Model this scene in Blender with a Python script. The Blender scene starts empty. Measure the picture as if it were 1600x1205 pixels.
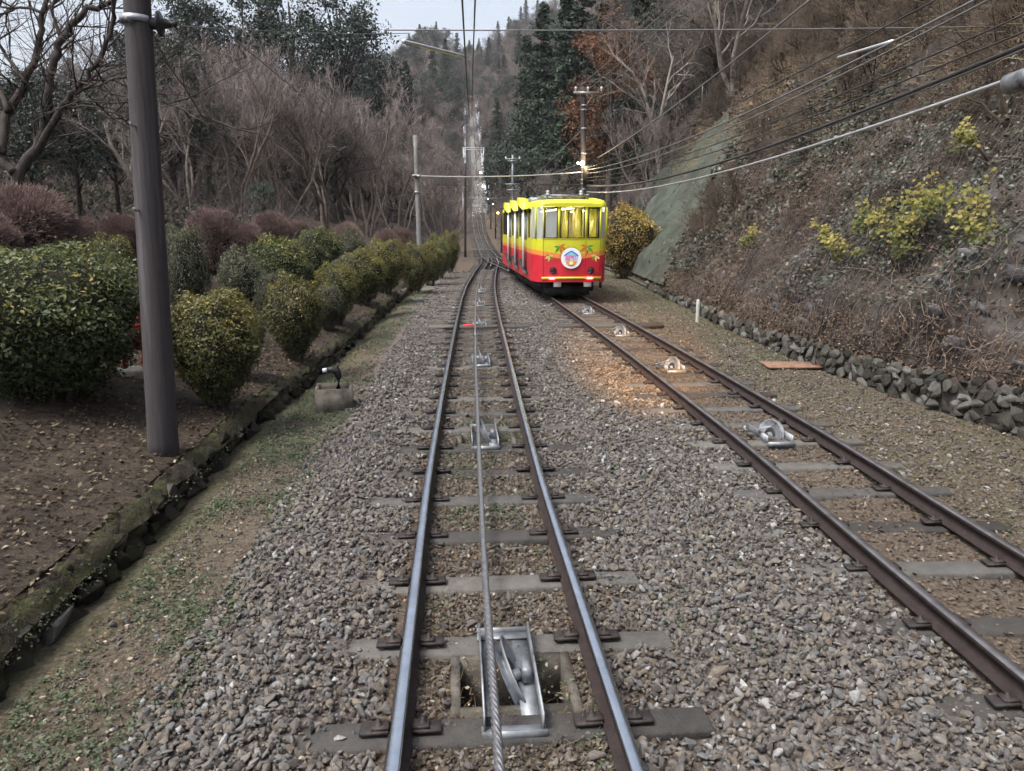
import bpy, math, random
import numpy as np
from mathutils import Vector, Matrix

random.seed(7); RNG = np.random.default_rng(7)
SC = bpy.context.scene; COL = SC.collection
PI = math.pi

# ------------------------------------------------------------------ camera
F, CX, CY, H = 1180.0, 800.0, 602.5, 2.58
PITCH = math.atan(232.5 / 1180); YAW = math.atan(85 / math.hypot(1180, 232.5))
cam_d = bpy.data.cameras.new('camera'); cam_d.sensor_width = 36; cam_d.lens = 36 * F / 1600
cam_d.clip_end = 3000; cam_d.clip_start = 0.05
cam = bpy.data.objects.new('camera', cam_d); COL.objects.link(cam)
cam.location = (0, 0, H); cam.rotation_euler = (PI / 2 - PITCH, 0, -YAW); SC.camera = cam

# ------------------------------------------------------------------ sky, sun, exposure (overcast dusk)
SUN_EL, SUN_AZ = math.radians(60), math.radians(235)      # azimuth clockwise from +Y: high, to the left
W = bpy.data.worlds.new('World'); SC.world = W; W.use_nodes = True
nt = W.node_tree; nt.nodes.clear()
sky = nt.nodes.new('ShaderNodeTexSky'); sky.sky_type = 'NISHITA'; sky.sun_disc = False
sky.sun_elevation = SUN_EL; sky.sun_rotation = SUN_AZ; sky.air_density = 1.0; sky.dust_density = 6.0; sky.ozone_density = 1.0
bg = nt.nodes.new('ShaderNodeBackground'); bg.inputs['Strength'].default_value = 0.15
wo = nt.nodes.new('ShaderNodeOutputWorld')
hs = nt.nodes.new('ShaderNodeHueSaturation'); hs.inputs['Saturation'].default_value = 0.52      # grey overcast veil over the whole sky
nt.links.new(sky.outputs[0], hs.inputs['Color']); nt.links.new(hs.outputs[0], bg.inputs[0]); nt.links.new(bg.outputs[0], wo.inputs[0])
sl = bpy.data.lights.new('sun', 'SUN'); sl.energy = 1.5; sl.angle = math.radians(16); sl.color = (1.0, 0.945, 0.85)
sun = bpy.data.objects.new('sun', sl); COL.objects.link(sun)
sd = Vector((math.sin(SUN_AZ) * math.cos(SUN_EL), math.cos(SUN_AZ) * math.cos(SUN_EL), math.sin(SUN_EL)))
sun.rotation_euler = sd.to_track_quat('Z', 'Y').to_euler(); sun.location = sd * 60
SC.view_settings.view_transform = 'Standard'; SC.view_settings.look = 'None'
SC.view_settings.gamma = 1.0; SC.view_settings.exposure = 1.05; SC.view_settings.use_curve_mapping = False
SC.cycles.use_adaptive_sampling = True; SC.cycles.adaptive_threshold = 0.03; SC.cycles.adaptive_min_samples = 16; SC.cycles.volume_bounces = 0
SC.cycles.max_bounces = 5; SC.cycles.diffuse_bounces = 2; SC.cycles.glossy_bounces = 2
SC.cycles.transparent_max_bounces = 6; SC.cycles.transmission_bounces = 4
SC.cycles.use_denoising = True

# ------------------------------------------------------------------ layout of the place
_fw = np.array([math.sin(YAW) * math.cos(PITCH), math.cos(YAW) * math.cos(PITCH), -math.sin(PITCH)])
_rt = np.array([math.cos(YAW), -math.sin(YAW), 0.0]); _up = np.cross(_rt, _fw); _C = np.array([0, 0, H])
def ray(x, y): return _fw * F + _rt * (x - CX) + _up * (CY - y)
def at(x, y, Y):                       # survey helper: the point seen at photo pixel x, y at the distance Y up the line
    r = ray(x, y); return _C + r * (Y / r[1])
def on_plane(x, y, z):
    r = ray(x, y); return _C + r * ((z - H) / r[2])

def smooth_table(pts, win):
    ys = np.arange(-40, 700, 0.25)
    v = np.interp(ys, [p[0] for p in pts], [p[1] for p in pts])
    n = int(win / 0.25) | 1
    k = np.hanning(n + 2)[1:-1]; k /= k.sum()
    v = np.convolve(np.pad(v, n // 2, mode='edge'), k, 'valid')
    return lambda Y: np.interp(Y, ys, v)
prof = smooth_table([(-40, 0), (5, 0), (6, .02), (10, .11), (14, .2), (20, .31), (25, .40), (32, .50), (40, .60), (50, .74), (65, 1.15), (80, 1.9),
                     (95, 3.1), (120, 7.0), (200, 29), (250, 42), (400, 88), (470, 103), (560, 108), (700, 108)], 6)
tx = smooth_table([(-40, .23), (7, .23), (10.5, .29), (13.5, .36), (19.2, .497), (24.7, .656), (30.4, .89), (39.4, 1.39), (49.7, 2.07), (58, 2.35),
                   (95, 2.55), (120, 2.85), (250, 4.6), (400, 9), (700, 20)], 3)
rx = smooth_table([(-40, 1.9), (3.5, 3.66), (8, 3.82), (14, 3.80), (20, 3.74), (24, 3.68), (30, 3.58), (37, 3.42), (44, 3.02), (52, 2.52), (58, 2.35),
                   (95, 2.55), (120, 2.85), (250, 4.6), (400, 9), (700, 20)], 3)
off = lambda Y: np.maximum(0, tx(Y) - 2.35)
xk = smooth_table([(-40, -2.72), (10, -2.7), (14, -2.45), (22, -2.2), (35, -1.8), (50, -1.5), (95, -1.3), (250, .7), (400, 5), (700, 16)], 3)
xb = smooth_table([(-40, 7.6), (2, 7.4), (8.6, 7.0), (11, 6.65), (14, 6.45), (19, 6.7), (27, 7.3), (40, 8.5), (55, 8.8), (70, 8.0), (100, 7.2), (120, 7.2), (250, 9.2), (400, 13.5), (700, 25)], 4)
hw = smooth_table([(-40, .66), (8, .62), (11, .5), (14, .42), (20, .3), (30, .26), (45, .2), (60, .05), (700, .05)], 3)
ang = smooth_table([(-40, 58), (20, 58), (35, 55), (58, 54), (75, 44), (100, 40), (700, 34)], 8)
sl_l = smooth_table([(-40, .2), (20, .2), (50, .32), (100, .45), (700, .5)], 8)

def left_z(X, Y):
    d = np.maximum(0, xk(Y) - X); s = sl_l(Y)
    fall = 1 / (1 + (np.maximum(d - 12, 0) / 38) ** 2); pb_ = prof(Y)
    return pb_ * fall + np.minimum(pb_, 5) * (1 - fall) + .27 + np.minimum(d, 15) * s + np.maximum(d - 15, 0) * .11
def slope_pt(Y, u):
    a = np.radians(ang(Y)); a2 = a - math.radians(5)
    u1 = np.minimum(u, 11); u2 = np.maximum(u - 11, 0)
    b = .22 * np.sin(Y * .9 + 1.3 * np.sin(u * .7)) * np.sin(u * .8 + .4 * Y) + .1 * np.sin(Y * 2.3 + u * 1.7)
    b = b + .09 * np.sin(Y * 1.1 + u * 3.3) * np.sin(u * 2.1 - Y * 1.7) + .13 * (1 - np.tanh((u - 2.3 - .3 * np.sin(Y * .7)) / .16)) * np.clip(1.2 - np.abs(Y - 16) / 12, 0, 1)
    b = b * np.clip(u / .8, 0, 1)
    x = xb(Y) + .32 + u1 * np.cos(a) + u2 * np.cos(a2) - b * np.sin(a)
    z = prof(Y) + hw(Y) + u1 * np.sin(a) + u2 * np.sin(a2) + b * np.cos(a)
    return x, z
def right_z(X, Y):
    a = np.radians(ang(Y)); a2 = a - math.radians(5); d = X - xb(Y) - .32
    d1 = 11 * np.cos(a)
    return prof(Y) + np.where(d < 0, 0, hw(Y) + np.minimum(d, d1) * np.tan(a) + np.maximum(d - d1, 0) * np.tan(a2))
def terr(X, Y):
    X = float(X); Y = float(Y)
    if X < xk(Y): return float(left_z(X, Y))
    if X > xb(Y) + .32: return float(right_z(X, Y))
    return float(prof(Y))
def slope_hit(px, py):
    r = ray(px, py)
    for Y in np.arange(5, 300, .04):
        p = _C + r * (Y / r[1])
        if p[0] > xb(Y) + .3 and p[2] <= right_z(p[0], Y): return p
    return at(px, py, 60)

# ------------------------------------------------------------------ materials
def ramp(nt, fac, stops, interp='LINEAR'):
    n = nt.nodes.new('ShaderNodeValToRGB'); n.color_ramp.interpolation = interp
    e = n.color_ramp.elements
    while len(e) < len(stops): e.new(0.5)
    for el, (p, c) in zip(e, stops): el.position = p; el.color = (*c, 1)
    nt.links.new(fac, n.inputs[0]); return n.outputs[0]
def new_mat(name):
    m = bpy.data.materials.new(name); m.use_nodes = True
    return m, m.node_tree, m.node_tree.nodes['Principled BSDF']
def noise_n(nt, scale, detail=5, rough=.6, coord=None):
    n = nt.nodes.new('ShaderNodeTexNoise'); n.inputs['Scale'].default_value = scale
    n.inputs['Detail'].default_value = detail; n.inputs['Roughness'].default_value = rough
    if coord is None:
        t = nt.nodes.new('ShaderNodeTexCoord'); coord = t.outputs['Object']
    nt.links.new(coord, n.inputs['Vector']); return n.outputs['Fac']
def mixc(nt, fac, a, b, mode='MIX'):
    n = nt.nodes.new('ShaderNodeMix'); n.data_type = 'RGBA'; n.blend_type = mode
    for i, v in ((0, fac), (6, a), (7, b)):
        if isinstance(v, (int, float)): n.inputs[i].default_value = v
        elif isinstance(v, tuple): n.inputs[i].default_value = (*v, 1)
        else: nt.links.new(v, n.inputs[i])
    return n.outputs[2]
def bump(nt, b, h, strength, dist=.02):
    n = nt.nodes.new('ShaderNodeBump'); n.inputs['Strength'].default_value = strength; n.inputs['Distance'].default_value = dist
    nt.links.new(h, n.inputs['Height']); nt.links.new(n.outputs[0], b.inputs['Normal'])
def pmat(name, stops, scale=4, rough=.8, metal=0.0, bmp=0.3, bscale=None, spec=.3, detail=6, stretch=None):
    m, nt, b = new_mat(name); co = None
    if stretch:
        tc = nt.nodes.new('ShaderNodeTexCoord'); mp = nt.nodes.new('ShaderNodeMapping'); mp.inputs['Scale'].default_value = stretch
        nt.links.new(tc.outputs['Object'], mp.inputs[0]); co = mp.outputs[0]
    f = noise_n(nt, scale, detail, .6, co)
    nt.links.new(ramp(nt, f, stops), b.inputs['Base Color'])
    b.inputs['Roughness'].default_value = rough; b.inputs['Metallic'].default_value = metal
    b.inputs['Specular IOR Level'].default_value = spec
    if bmp: bump(nt, b, noise_n(nt, bscale or scale * 4, 5, .6, co), bmp)
    return m
def two(c, k=.25): return [(.3, tuple(x * (1 - k) for x in c)), (.7, tuple(min(1, x * (1 + k)) for x in c))]
def rmat(name, stops, rough=.7, spec=.25, trans=0.0, interp='LINEAR', objrand=0.0):     # coloured leaf by leaf from the 'rnd' attribute
    m, nt, b = new_mat(name)
    a = nt.nodes.new('ShaderNodeAttribute'); a.attribute_name = 'rnd'
    c = ramp(nt, a.outputs['Fac'], stops, interp)
    if objrand:
        oi = nt.nodes.new('ShaderNodeObjectInfo'); mr = nt.nodes.new('ShaderNodeMapRange')
        mr.inputs[3].default_value = 1 - objrand; mr.inputs[4].default_value = 1 + objrand
        nt.links.new(oi.outputs['Random'], mr.inputs[0])
        hsv = nt.nodes.new('ShaderNodeHueSaturation'); nt.links.new(mr.outputs[0], hsv.inputs['Value'])
        nt.links.new(c, hsv.inputs['Color']); c = hsv.outputs[0]
    nt.links.new(c, b.inputs['Base Color'])
    b.inputs['Roughness'].default_value = rough; b.inputs['Specular IOR Level'].default_value = spec
    if trans:
        t = nt.nodes.new('ShaderNodeBsdfTranslucent'); nt.links.new(c, t.inputs[0])
        mx = nt.nodes.new('ShaderNodeMixShader'); mx.inputs[0].default_value = trans
        nt.links.new(b.outputs[0], mx.inputs[1]); nt.links.new(t.outputs[0], mx.inputs[2])
        nt.links.new(mx.outputs[0], nt.nodes['Material Output'].inputs[0])
    return m
def emit(name, c, s):
    m, nt, b = new_mat(name)
    b.inputs['Base Color'].default_value = (*c, 1); b.inputs['Emission Color'].default_value = (*c, 1); b.inputs['Emission Strength'].default_value = s
    return m
def flat(name, c, rough=.5, metal=0, spec=.4):
    m, nt, b = new_mat(name); b.inputs['Base Color'].default_value = (*c, 1)
    b.inputs['Roughness'].default_value = rough; b.inputs['Metallic'].default_value = metal; b.inputs['Specular IOR Level'].default_value = spec
    return m

M = {}
M['concrete'] = pmat('concrete', [(.3, (.11, .105, .10)), (.55, (.17, .165, .155)), (.75, (.23, .22, .21))], 9, .9, bmp=.4, bscale=60)
M['old_concrete'] = pmat('mossy_concrete', [(.3, (.04, .034, .027)), (.5, (.08, .073, .062)), (.7, (.13, .122, .11))], 7, .92, bmp=.5, bscale=50)
M['rail_side'] = pmat('rusty_rail_steel', [(.3, (.024, .019, .019)), (.6, (.042, .031, .030)), (.8, (.075, .05, .045))], 18, .65, .3, .3, 80)
M['rail_top'] = pmat('polished_rail_steel', [(.3, (.46, .49, .53)), (.7, (.68, .72, .77))], 3, .24, 1.0, .05, 120)
M['rail_dull'] = pmat('dull_rail_steel', [(.3, (.17, .155, .155)), (.7, (.36, .35, .35))], 5, .38, .9, .08, 120)
M['clip'] = pmat('clip_steel', [(.3, (.022, .02, .021)), (.7, (.055, .045, .043))], 20, .6, .4, .3, 80)
M['cable'] = pmat('wire_rope_steel', [(.3, (.16, .16, .165)), (.7, (.34, .34, .35))], 40, .42, .85, .2, 200)
M['galv'] = pmat('galvanised_steel', [(.30, (.03, .028, .027)), (.40, (.16, .17, .185)), (.55, (.25, .27, .295)), (.75, (.36, .385, .41))], 7, .5, .5, .1, 60)
M['dark_metal'] = pmat('dark_metal', two((.03, .03, .033)), 20, .5, .5, .2)
M['rust'] = pmat('rusty_plate', [(.3, (.13, .075, .05)), (.7, (.26, .16, .11))], 8, .85, .1, .3)
M['pole'] = pmat('weathered_pole', [(.3, (0.0281, 0.0250, 0.0272)), (.55, (0.0452, 0.0406, 0.0440)), (.8, (0.1014, 0.0975, 0.1080))], 9, .8, bmp=.5, bscale=30, stretch=(0.7800, 0.7800, 0.0560))
M['conc_pole'] = pmat('grey_pole', two((.17, .17, .175)), 5, .85, bmp=.2)
M['wire'] = pmat('wire_grey', two((.16, .16, .165)), 3, .5, .4, 0)
M['wire_dark'] = pmat('wire_black', two((.03, .03, .032)), 3, .6, 0, 0)
M['wire_bright'] = pmat('wire_bright', two((.45, .46, .48)), 3, .4, .6, 0)
M['porcelain'] = pmat('porcelain', two((.42, .45, .5), .1), 5, .3, 0, 0, spec=.6)
M['bark_grey'] = pmat('grey_bark', [(.3, (0.0900, 0.0725, 0.0658)), (.6, (0.1800, 0.1522, 0.1330)), (.8, (0.3300, 0.2900, 0.2590))], 6, .9, bmp=.5, bscale=30)
M['bark_dark'] = pmat('dark_bark', [(.3, (.022, .019, .018)), (.7, (.06, .05, .046))], 6, .9, bmp=.5, bscale=30)
M['bark_pale'] = pmat('pale_bark', [(.3, (.13, .115, .10)), (.7, (.30, .27, .24))], 6, .9, bmp=.5, bscale=30)
def twigmat(name, c, objr=.45): return rmat(name, [(0, tuple(x * .6 for x in c)), (1, tuple(x * 1.35 for x in c))], .9, .1, objrand=objr)
M['twig_purple'] = twigmat('purple_brown_twigs', (.172, .146, .147))
M['twig_brown'] = twigmat('brown_twigs', (.16, .132, .115))
M['twig_grey'] = twigmat('grey_twigs', (.19, .172, .166))
M['twig_near'] = twigmat('dark_near_twigs', (.05, .042, .04), .1)
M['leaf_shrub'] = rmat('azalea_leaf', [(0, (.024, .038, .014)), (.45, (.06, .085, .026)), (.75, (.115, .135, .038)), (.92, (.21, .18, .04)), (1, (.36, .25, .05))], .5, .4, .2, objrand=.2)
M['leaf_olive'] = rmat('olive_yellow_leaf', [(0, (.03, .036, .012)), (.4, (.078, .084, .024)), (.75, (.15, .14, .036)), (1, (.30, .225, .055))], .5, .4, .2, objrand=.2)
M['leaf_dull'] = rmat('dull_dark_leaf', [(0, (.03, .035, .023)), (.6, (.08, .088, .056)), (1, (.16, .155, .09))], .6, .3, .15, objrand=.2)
M['leaf_gold'] = rmat('golden_brown_leaf', [(0, (.09, .065, .018)), (.5, (.25, .18, .04)), (1, (.46, .34, .09))], .6, .3, .2)
M['brown_hedge'] = rmat('red_brown_twig_hedge', [(0, (.08, .056, .053)), (.6, (.19, .132, .122)), (1, (.30, .22, .2))], .9, .1, objrand=.25)
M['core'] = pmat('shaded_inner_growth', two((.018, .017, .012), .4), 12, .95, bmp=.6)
M['leaf_ever'] = rmat('evergreen_leaf', [(0, (.012, .022, .016)), (.6, (.03, .048, .036)), (.93, (.055, .075, .06)), (1, (.13, .15, .15))], .45, .45, .1, objrand=.25)
M['leaf_cedar'] = rmat('cedar_needles', [(0, (.014, .022, .017)), (.6, (.032, .05, .036)), (1, (.065, .085, .06))], .75, .2, .1, objrand=.25)
M['leaf_russet'] = rmat('russet_leaf', [(0, (.07, .032, .018)), (.6, (.17, .08, .045)), (1, (.26, .14, .08))], .7, .2, .2)
M['ivy'] = rmat('ivy_leaf', [(0, (.015, .02, .013)), (.5, (.04, .05, .033)), (.85, (.075, .085, .055)), (1, (.17, .18, .17))], .45, .5, .1)
M['dry_leaf'] = rmat('dry_leaf', [(0, (0.0360, 0.0266, 0.0218)), (.45, (0.0864, 0.0636, 0.0484)), (.8, (0.1512, 0.1147, 0.0858)), (.95, (0.2232, 0.1850, 0.1482)), (1, (0.3240, 0.2886, 0.2574))], .75, .2, .15)
M['litter'] = rmat('fallen_leaf', [(0, (.045, .03, .024)), (.5, (.115, .08, .055)), (.85, (.20, .15, .105)), (1, (.36, .31, .26))], .8, .2, .05)
M['litter_dark'] = rmat('old_fallen_leaf', [(0, (0.0270, 0.0179, 0.0128)), (.6, (0.0675, 0.0467, 0.0315)), (.9, (0.1260, 0.1020, 0.0675)), (1, (0.2340, 0.2040, 0.1575))], .8, .2, .05)
M['weed'] = rmat('weed_leaf', [(0, (0.0343, 0.0498, 0.0253)), (.6, (0.0833, 0.1120, 0.0633)), (1, (0.1568, 0.1743, 0.1150))], .6, .3, .25)
M['yellow_leaf'] = rmat('yellowing_leaf', [(0, (0.0263, 0.0440, 0.0120)), (.4, (0.0825, 0.1000, 0.0240)), (.75, (0.1800, 0.1680, 0.0360)), (1, (0.2850, 0.2400, 0.0720))], .6, .3, .25)
M['dry_stem'] = rmat('dry_stem', [(0, (0.0490, 0.0365, 0.0321)), (.6, (0.1274, 0.0960, 0.0827)), (1, (0.2548, 0.2112, 0.1745))], .9, .1)
M['straw'] = rmat('straw', [(0, (.13, .09, .05)), (.6, (.25, .19, .11)), (1, (.40, .33, .21))], .85, .15, .1)
def stone_mat(name, stops, ns=2.5, bs=9):
    m, nt, b = new_mat(name)
    oi = nt.nodes.new('ShaderNodeObjectInfo')
    c = ramp(nt, oi.outputs['Random'], stops)
    f = noise_n(nt, ns, 6)
    c2 = mixc(nt, .55, c, ramp(nt, f, [(.3, (.35, .34, .33)), (.7, (1.0, 1.0, 1.0))]), 'MULTIPLY')
    nt.links.new(c2, b.inputs['Base Color']); b.inputs['Roughness'].default_value = .85; b.inputs['Specular IOR Level'].default_value = .25
    bump(nt, b, noise_n(nt, bs, 6), .5, .1 if ns < 5 else .02); return m
M['ballast'] = stone_mat('grey_ballast_stone', [(0, (0.0698, 0.0618, 0.0592)), (.2, (0.1315, 0.1216, 0.1140)), (.38, (0.1962, 0.1764, 0.1579)), (.5, (0.1215, 0.1174, 0.1170)), (.64, (0.1783, 0.1844, 0.1934)), (.78, (0.2341, 0.2036, 0.1680)), (.9, (0.1494, 0.1236, 0.1018)), (.97, (0.3089, 0.3080, 0.3054)), (1, (0.4683, 0.4762, 0.4785))])
M['brown_gravel'] = stone_mat('brown_gravel_stone', [(0, (0.0698, 0.0563, 0.0469)), (.35, (0.1302, 0.1048, 0.0847)), (.65, (0.1860, 0.1533, 0.1224)), (.85, (0.1674, 0.1600, 0.1581)), (1, (0.3069, 0.2813, 0.2448))])

M['stone'] = stone_mat('wall_stone', [(0, (0.0294, 0.0283, 0.0246)), (.4, (0.0630, 0.0608, 0.0534)), (.7, (0.0998, 0.0965, 0.0882)), (1, (0.1785, 0.1783, 0.1693))])
M['stone_moss'] = stone_mat('mossy_kerb_stone', [(0, (.014, .012, .010)), (.35, (.03, .027, .021)), (.6, (.032, .036, .014)), (.85, (.055, .05, .043)), (1, (.11, .105, .1))])
M['sleeper'] = stone_mat('sleeper_concrete', [(0, (.045, .042, .040)), (.5, (.085, .083, .082)), (1, (.125, .12, .112))], 11, 70)
def ground_mat():
    m, nt, b = new_mat('ballast_soil')
    f1 = noise_n(nt, 26, 8, .7); f2 = noise_n(nt, 1.1, 4)
    soil = ramp(nt, f1, [(.3, (.045, .036, .030)), (.5, (.11, .088, .07)), (.7, (.19, .16, .13))])
    grey = ramp(nt, f1, [(.3, (.055, .05, .05)), (.5, (.135, .122, .118)), (.7, (.23, .21, .20))])
    moss = ramp(nt, f1, [(.3, (.035, .036, .02)), (.5, (.085, .085, .048)), (.7, (.14, .135, .085))])
    a = nt.nodes.new('ShaderNodeAttribute'); a.attribute_name = 'moss'
    g = nt.nodes.new('ShaderNodeAttribute'); g.attribute_name = 'grey'
    c = mixc(nt, g.outputs['Fac'], soil, grey)
    mm = nt.nodes.new('ShaderNodeMath'); mm.operation = 'MULTIPLY'; nt.links.new(a.outputs['Fac'], mm.inputs[0])
    nt.links.new(ramp(nt, f2, [(.35, (.25, .25, .25)), (.6, (1, 1, 1))]), mm.inputs[1])
    c = mixc(nt, mm.outputs[0], c, moss)
    nt.links.new(c, b.inputs['Base Color']); b.inputs['Roughness'].default_value = .95; b.inputs['Specular IOR Level'].default_value = .15
    bump(nt, b, f1, .9, .05); return m
M['ground'] = ground_mat()
M['garden'] = pmat('garden_earth', [(.3, (0.0171, 0.0129, 0.0098)), (.5, (0.0342, 0.0258, 0.0189)), (.68, (0.0570, 0.0442, 0.0320))], 5, .95, bmp=.9, bscale=40)
M['forest_floor'] = pmat('forest_floor', [(.3, (.035, .027, .023)), (.5, (.07, .055, .047)), (.7, (.11, .09, .077))], .6, .95, bmp=.8, bscale=6)
M['slope_earth'] = pmat('slope_earth', [(.28, (0.0160, 0.0127, 0.0114)), (.45, (0.0379, 0.0304, 0.0266)), (.58, (0.0649, 0.0539, 0.0475)), (.72, (0.1297, 0.1245, 0.1236))], 1.1, .95, bmp=1.0, bscale=12, detail=9)
M['sprayed'] = pmat('sprayed_concrete_slope', [(.3, (0.0294, 0.0360, 0.0277)), (.5, (0.0470, 0.0568, 0.0454)), (.7, (0.0749, 0.0869, 0.0749))], 1.6, .9, bmp=.6, bscale=14)
M['mortar'] = pmat('dark_wall_core', two((0.0480, 0.0434, 0.0375)), 8, .95)

# ------------------------------------------------------------------ mesh helpers
def mesh_np(name, V, F4=None, F3=None, rnd=None, smooth=False, attrs=None):
    me = bpy.data.meshes.new(name); V = np.asarray(V, dtype=np.float32).reshape(-1, 3)
    F4 = np.zeros((0, 4), int) if F4 is None or len(F4) == 0 else np.asarray(F4)
    F3 = np.zeros((0, 3), int) if F3 is None or len(F3) == 0 else np.asarray(F3)
    loops = np.concatenate([F4.ravel(), F3.ravel()]).astype(np.int32)
    tot = np.concatenate([np.full(len(F4), 4), np.full(len(F3), 3)]).astype(np.int32)
    st = np.concatenate([[0], np.cumsum(tot)[:-1]]).astype(np.int32) if len(tot) else np.zeros(0, np.int32)
    me.vertices.add(len(V)); me.vertices.foreach_set('co', V.ravel())
    me.loops.add(len(loops)); me.loops.foreach_set('vertex_index', loops)
    me.polygons.add(len(tot)); me.polygons.foreach_set('loop_start', st); me.polygons.foreach_set('loop_total', tot)
    if smooth: me.polygons.foreach_set('use_smooth', np.ones(len(tot), bool))
    if rnd is not None:
        a = me.attributes.new('rnd', 'FLOAT', 'POINT'); a.data.foreach_set('value', np.asarray(rnd, np.float32))
    for k, v in (attrs or {}).items():
        a = me.attributes.new(k, 'FLOAT', 'POINT'); a.data.foreach_set('value', np.asarray(v, np.float32))
    me.update(calc_edges=True); me.validate(); return me

class MB:
    def __init__(s): s.V = []; s.Q = []; s.T = []; s.n = 0; s.R = []
    def add(s, V, Q=None, T=None, r=None):
        V = np.asarray(V, float).reshape(-1, 3)
        if Q is not None and len(Q): s.Q.append(np.asarray(Q) + s.n)
        if T is not None and len(T): s.T.append(np.asarray(T) + s.n)
        s.V.append(V); s.R.append(np.full(len(V), .5) if r is None else np.broadcast_to(r, (len(V),))); s.n += len(V); return s
    def box(s, c, d, rz=0.0, rx=0.0, ry=0.0, taper=1.0):
        x, y, z = np.array(d) / 2
        P = np.array([(-x, -y, -z), (x, -y, -z), (x, y, -z), (-x, y, -z), (-x * taper, -y * taper, z), (x * taper, -y * taper, z), (x * taper, y * taper, z), (-x * taper, y * taper, z)])
        if rx or ry or rz:
            R = np.array((Matrix.Rotation(rz, 3, 'Z') @ Matrix.Rotation(ry, 3, 'Y') @ Matrix.Rotation(rx, 3, 'X'))); P = P @ R.T
        return s.add(P + np.array(c), [(0, 3, 2, 1), (4, 5, 6, 7), (0, 1, 5, 4), (1, 2, 6, 5), (2, 3, 7, 6), (3, 0, 4, 7)])
    def tube(s, path, rad, k=8, cap=True, r=None):
        P = np.asarray(path, float); n = len(P); rad = np.broadcast_to(rad, (n,)).astype(float)
        T = np.gradient(P, axis=0); T /= np.linalg.norm(T, axis=1)[:, None] + 1e-9
        ref = np.array([0, 0, 1.0]) if abs(T[:, 2]).mean() < .8 else np.array([1.0, 0, 0])
        U = np.cross(T, ref); U /= np.linalg.norm(U, axis=1)[:, None] + 1e-9; Wv = np.cross(T, U)
        a = np.arange(k) * 2 * PI / k
        V = P[:, None] + rad[:, None, None] * (np.cos(a)[None, :, None] * U[:, None] + np.sin(a)[None, :, None] * Wv[:, None])
        i = np.arange(n - 1)[:, None] * k; j = np.arange(k)[None]; j2 = (j + 1) % k
        Q = np.stack([i + j, i + j2, i + k + j2, i + k + j], -1).reshape(-1, 4)
        V = V.reshape(-1, 3); Tt = []
        if cap:
            V = np.vstack([V, P[:1], P[-1:]]); c0, c1 = n * k, n * k + 1
            Tt = [(c0, (q + 1) % k, q) for q in range(k)] + [(c1, (n - 1) * k + q, (n - 1) * k + (q + 1) % k) for q in range(k)]
        return s.add(V, Q, Tt, r)
    def prisms(s, P0, P1, R0, R1, k=3, r=None):
        P0 = np.asarray(P0, float); P1 = np.asarray(P1, float); N = len(P0)
        if N == 0: return s
        T = P1 - P0; T /= np.linalg.norm(T, axis=1)[:, None] + 1e-9
        ref = np.where(np.abs(T[:, 2:3]) < .9, np.array([[0, 0, 1.0]]), np.array([[1.0, 0, 0]]))
        U = np.cross(T, ref); U /= np.linalg.norm(U, axis=1)[:, None] + 1e-9; Wv = np.cross(T, U)
        a = np.arange(k) * 2 * PI / k
        ring = np.cos(a)[None, :, None] * U[:, None] + np.sin(a)[None, :, None] * Wv[:, None]
        A = P0[:, None] + np.asarray(R0, float).reshape(-1, 1, 1) * ring; B = P1[:, None] + np.asarray(R1, float).reshape(-1, 1, 1) * ring
        V = np.concatenate([A, B], 1).reshape(-1, 3)
        i = np.arange(N)[:, None] * 2 * k; j = np.arange(k)[None]; j2 = (j + 1) % k
        Q = np.stack([i + j, i + j2, i + k + j2, i + k + j], -1).reshape(-1, 4)
        return s.add(V, Q, None, None if r is None else np.repeat(np.asarray(r, float), 2 * k))
    def leaves(s, P, N, size, asp=.55, r=None, fold=.25, sq=(1, 1, 1)):          # diamond leaves, slightly folded, facing N
        P = np.asarray(P, float); n = len(P); N = N / (np.linalg.norm(N, axis=1)[:, None] + 1e-9)
        A = RNG.normal(size=(n, 3)); U = np.cross(N, A); U /= np.linalg.norm(U, axis=1)[:, None] + 1e-9; Wv = np.cross(N, U)
        L = np.broadcast_to(size, (n,))[:, None] / 2; b = L * asp
        q = np.array(sq, float); V = np.stack([P - U * L * q, P + (Wv * b + N * b * fold) * q, P + U * L * q, P - (Wv * b - N * b * fold) * q], 1).reshape(-1, 3)
        i = np.arange(n)[:, None] * 4
        T = np.concatenate([i + np.array([[0, 1, 2]]), i + np.array([[0, 2, 3]])])
        return s.add(V, None, T, None if r is None else np.repeat(r, 4))
    def lathe(s, prof_rz, k=16, c=(0, 0, 0), axis='Z'):
        a = np.arange(k) * 2 * PI / k; n = len(prof_rz)
        V = np.array([[(r * math.cos(t), r * math.sin(t), z) for t in a] for r, z in prof_rz]).reshape(-1, 3)
        if axis == 'Y': V = V[:, [0, 2, 1]] * np.array([1, 1, -1])
        if axis == 'X': V = V[:, [2, 1, 0]] * np.array([1, 1, -1])
        Q = [(i * k + j, i * k + (j + 1) % k, (i + 1) * k + (j + 1) % k, (i + 1) * k + j) for i in range(n - 1) for j in range(k)]
        return s.add(V + np.array(c), Q)
    def poly(s, pts, z0=None):                                        # fan polygon
        c = np.mean(pts, axis=0); n = len(pts)
        return s.add(np.vstack([pts, c[None]]), None, [(i, (i + 1) % n, n) for i in range(n)])
    def mesh(s, name, smooth=False, rnd=False):
        V = np.vstack(s.V); Q = np.vstack(s.Q) if s.Q else None; T = np.vstack(s.T) if s.T else None
        return mesh_np(name, V, Q, T, np.concatenate(s.R) if rnd else None, smooth)

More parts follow.
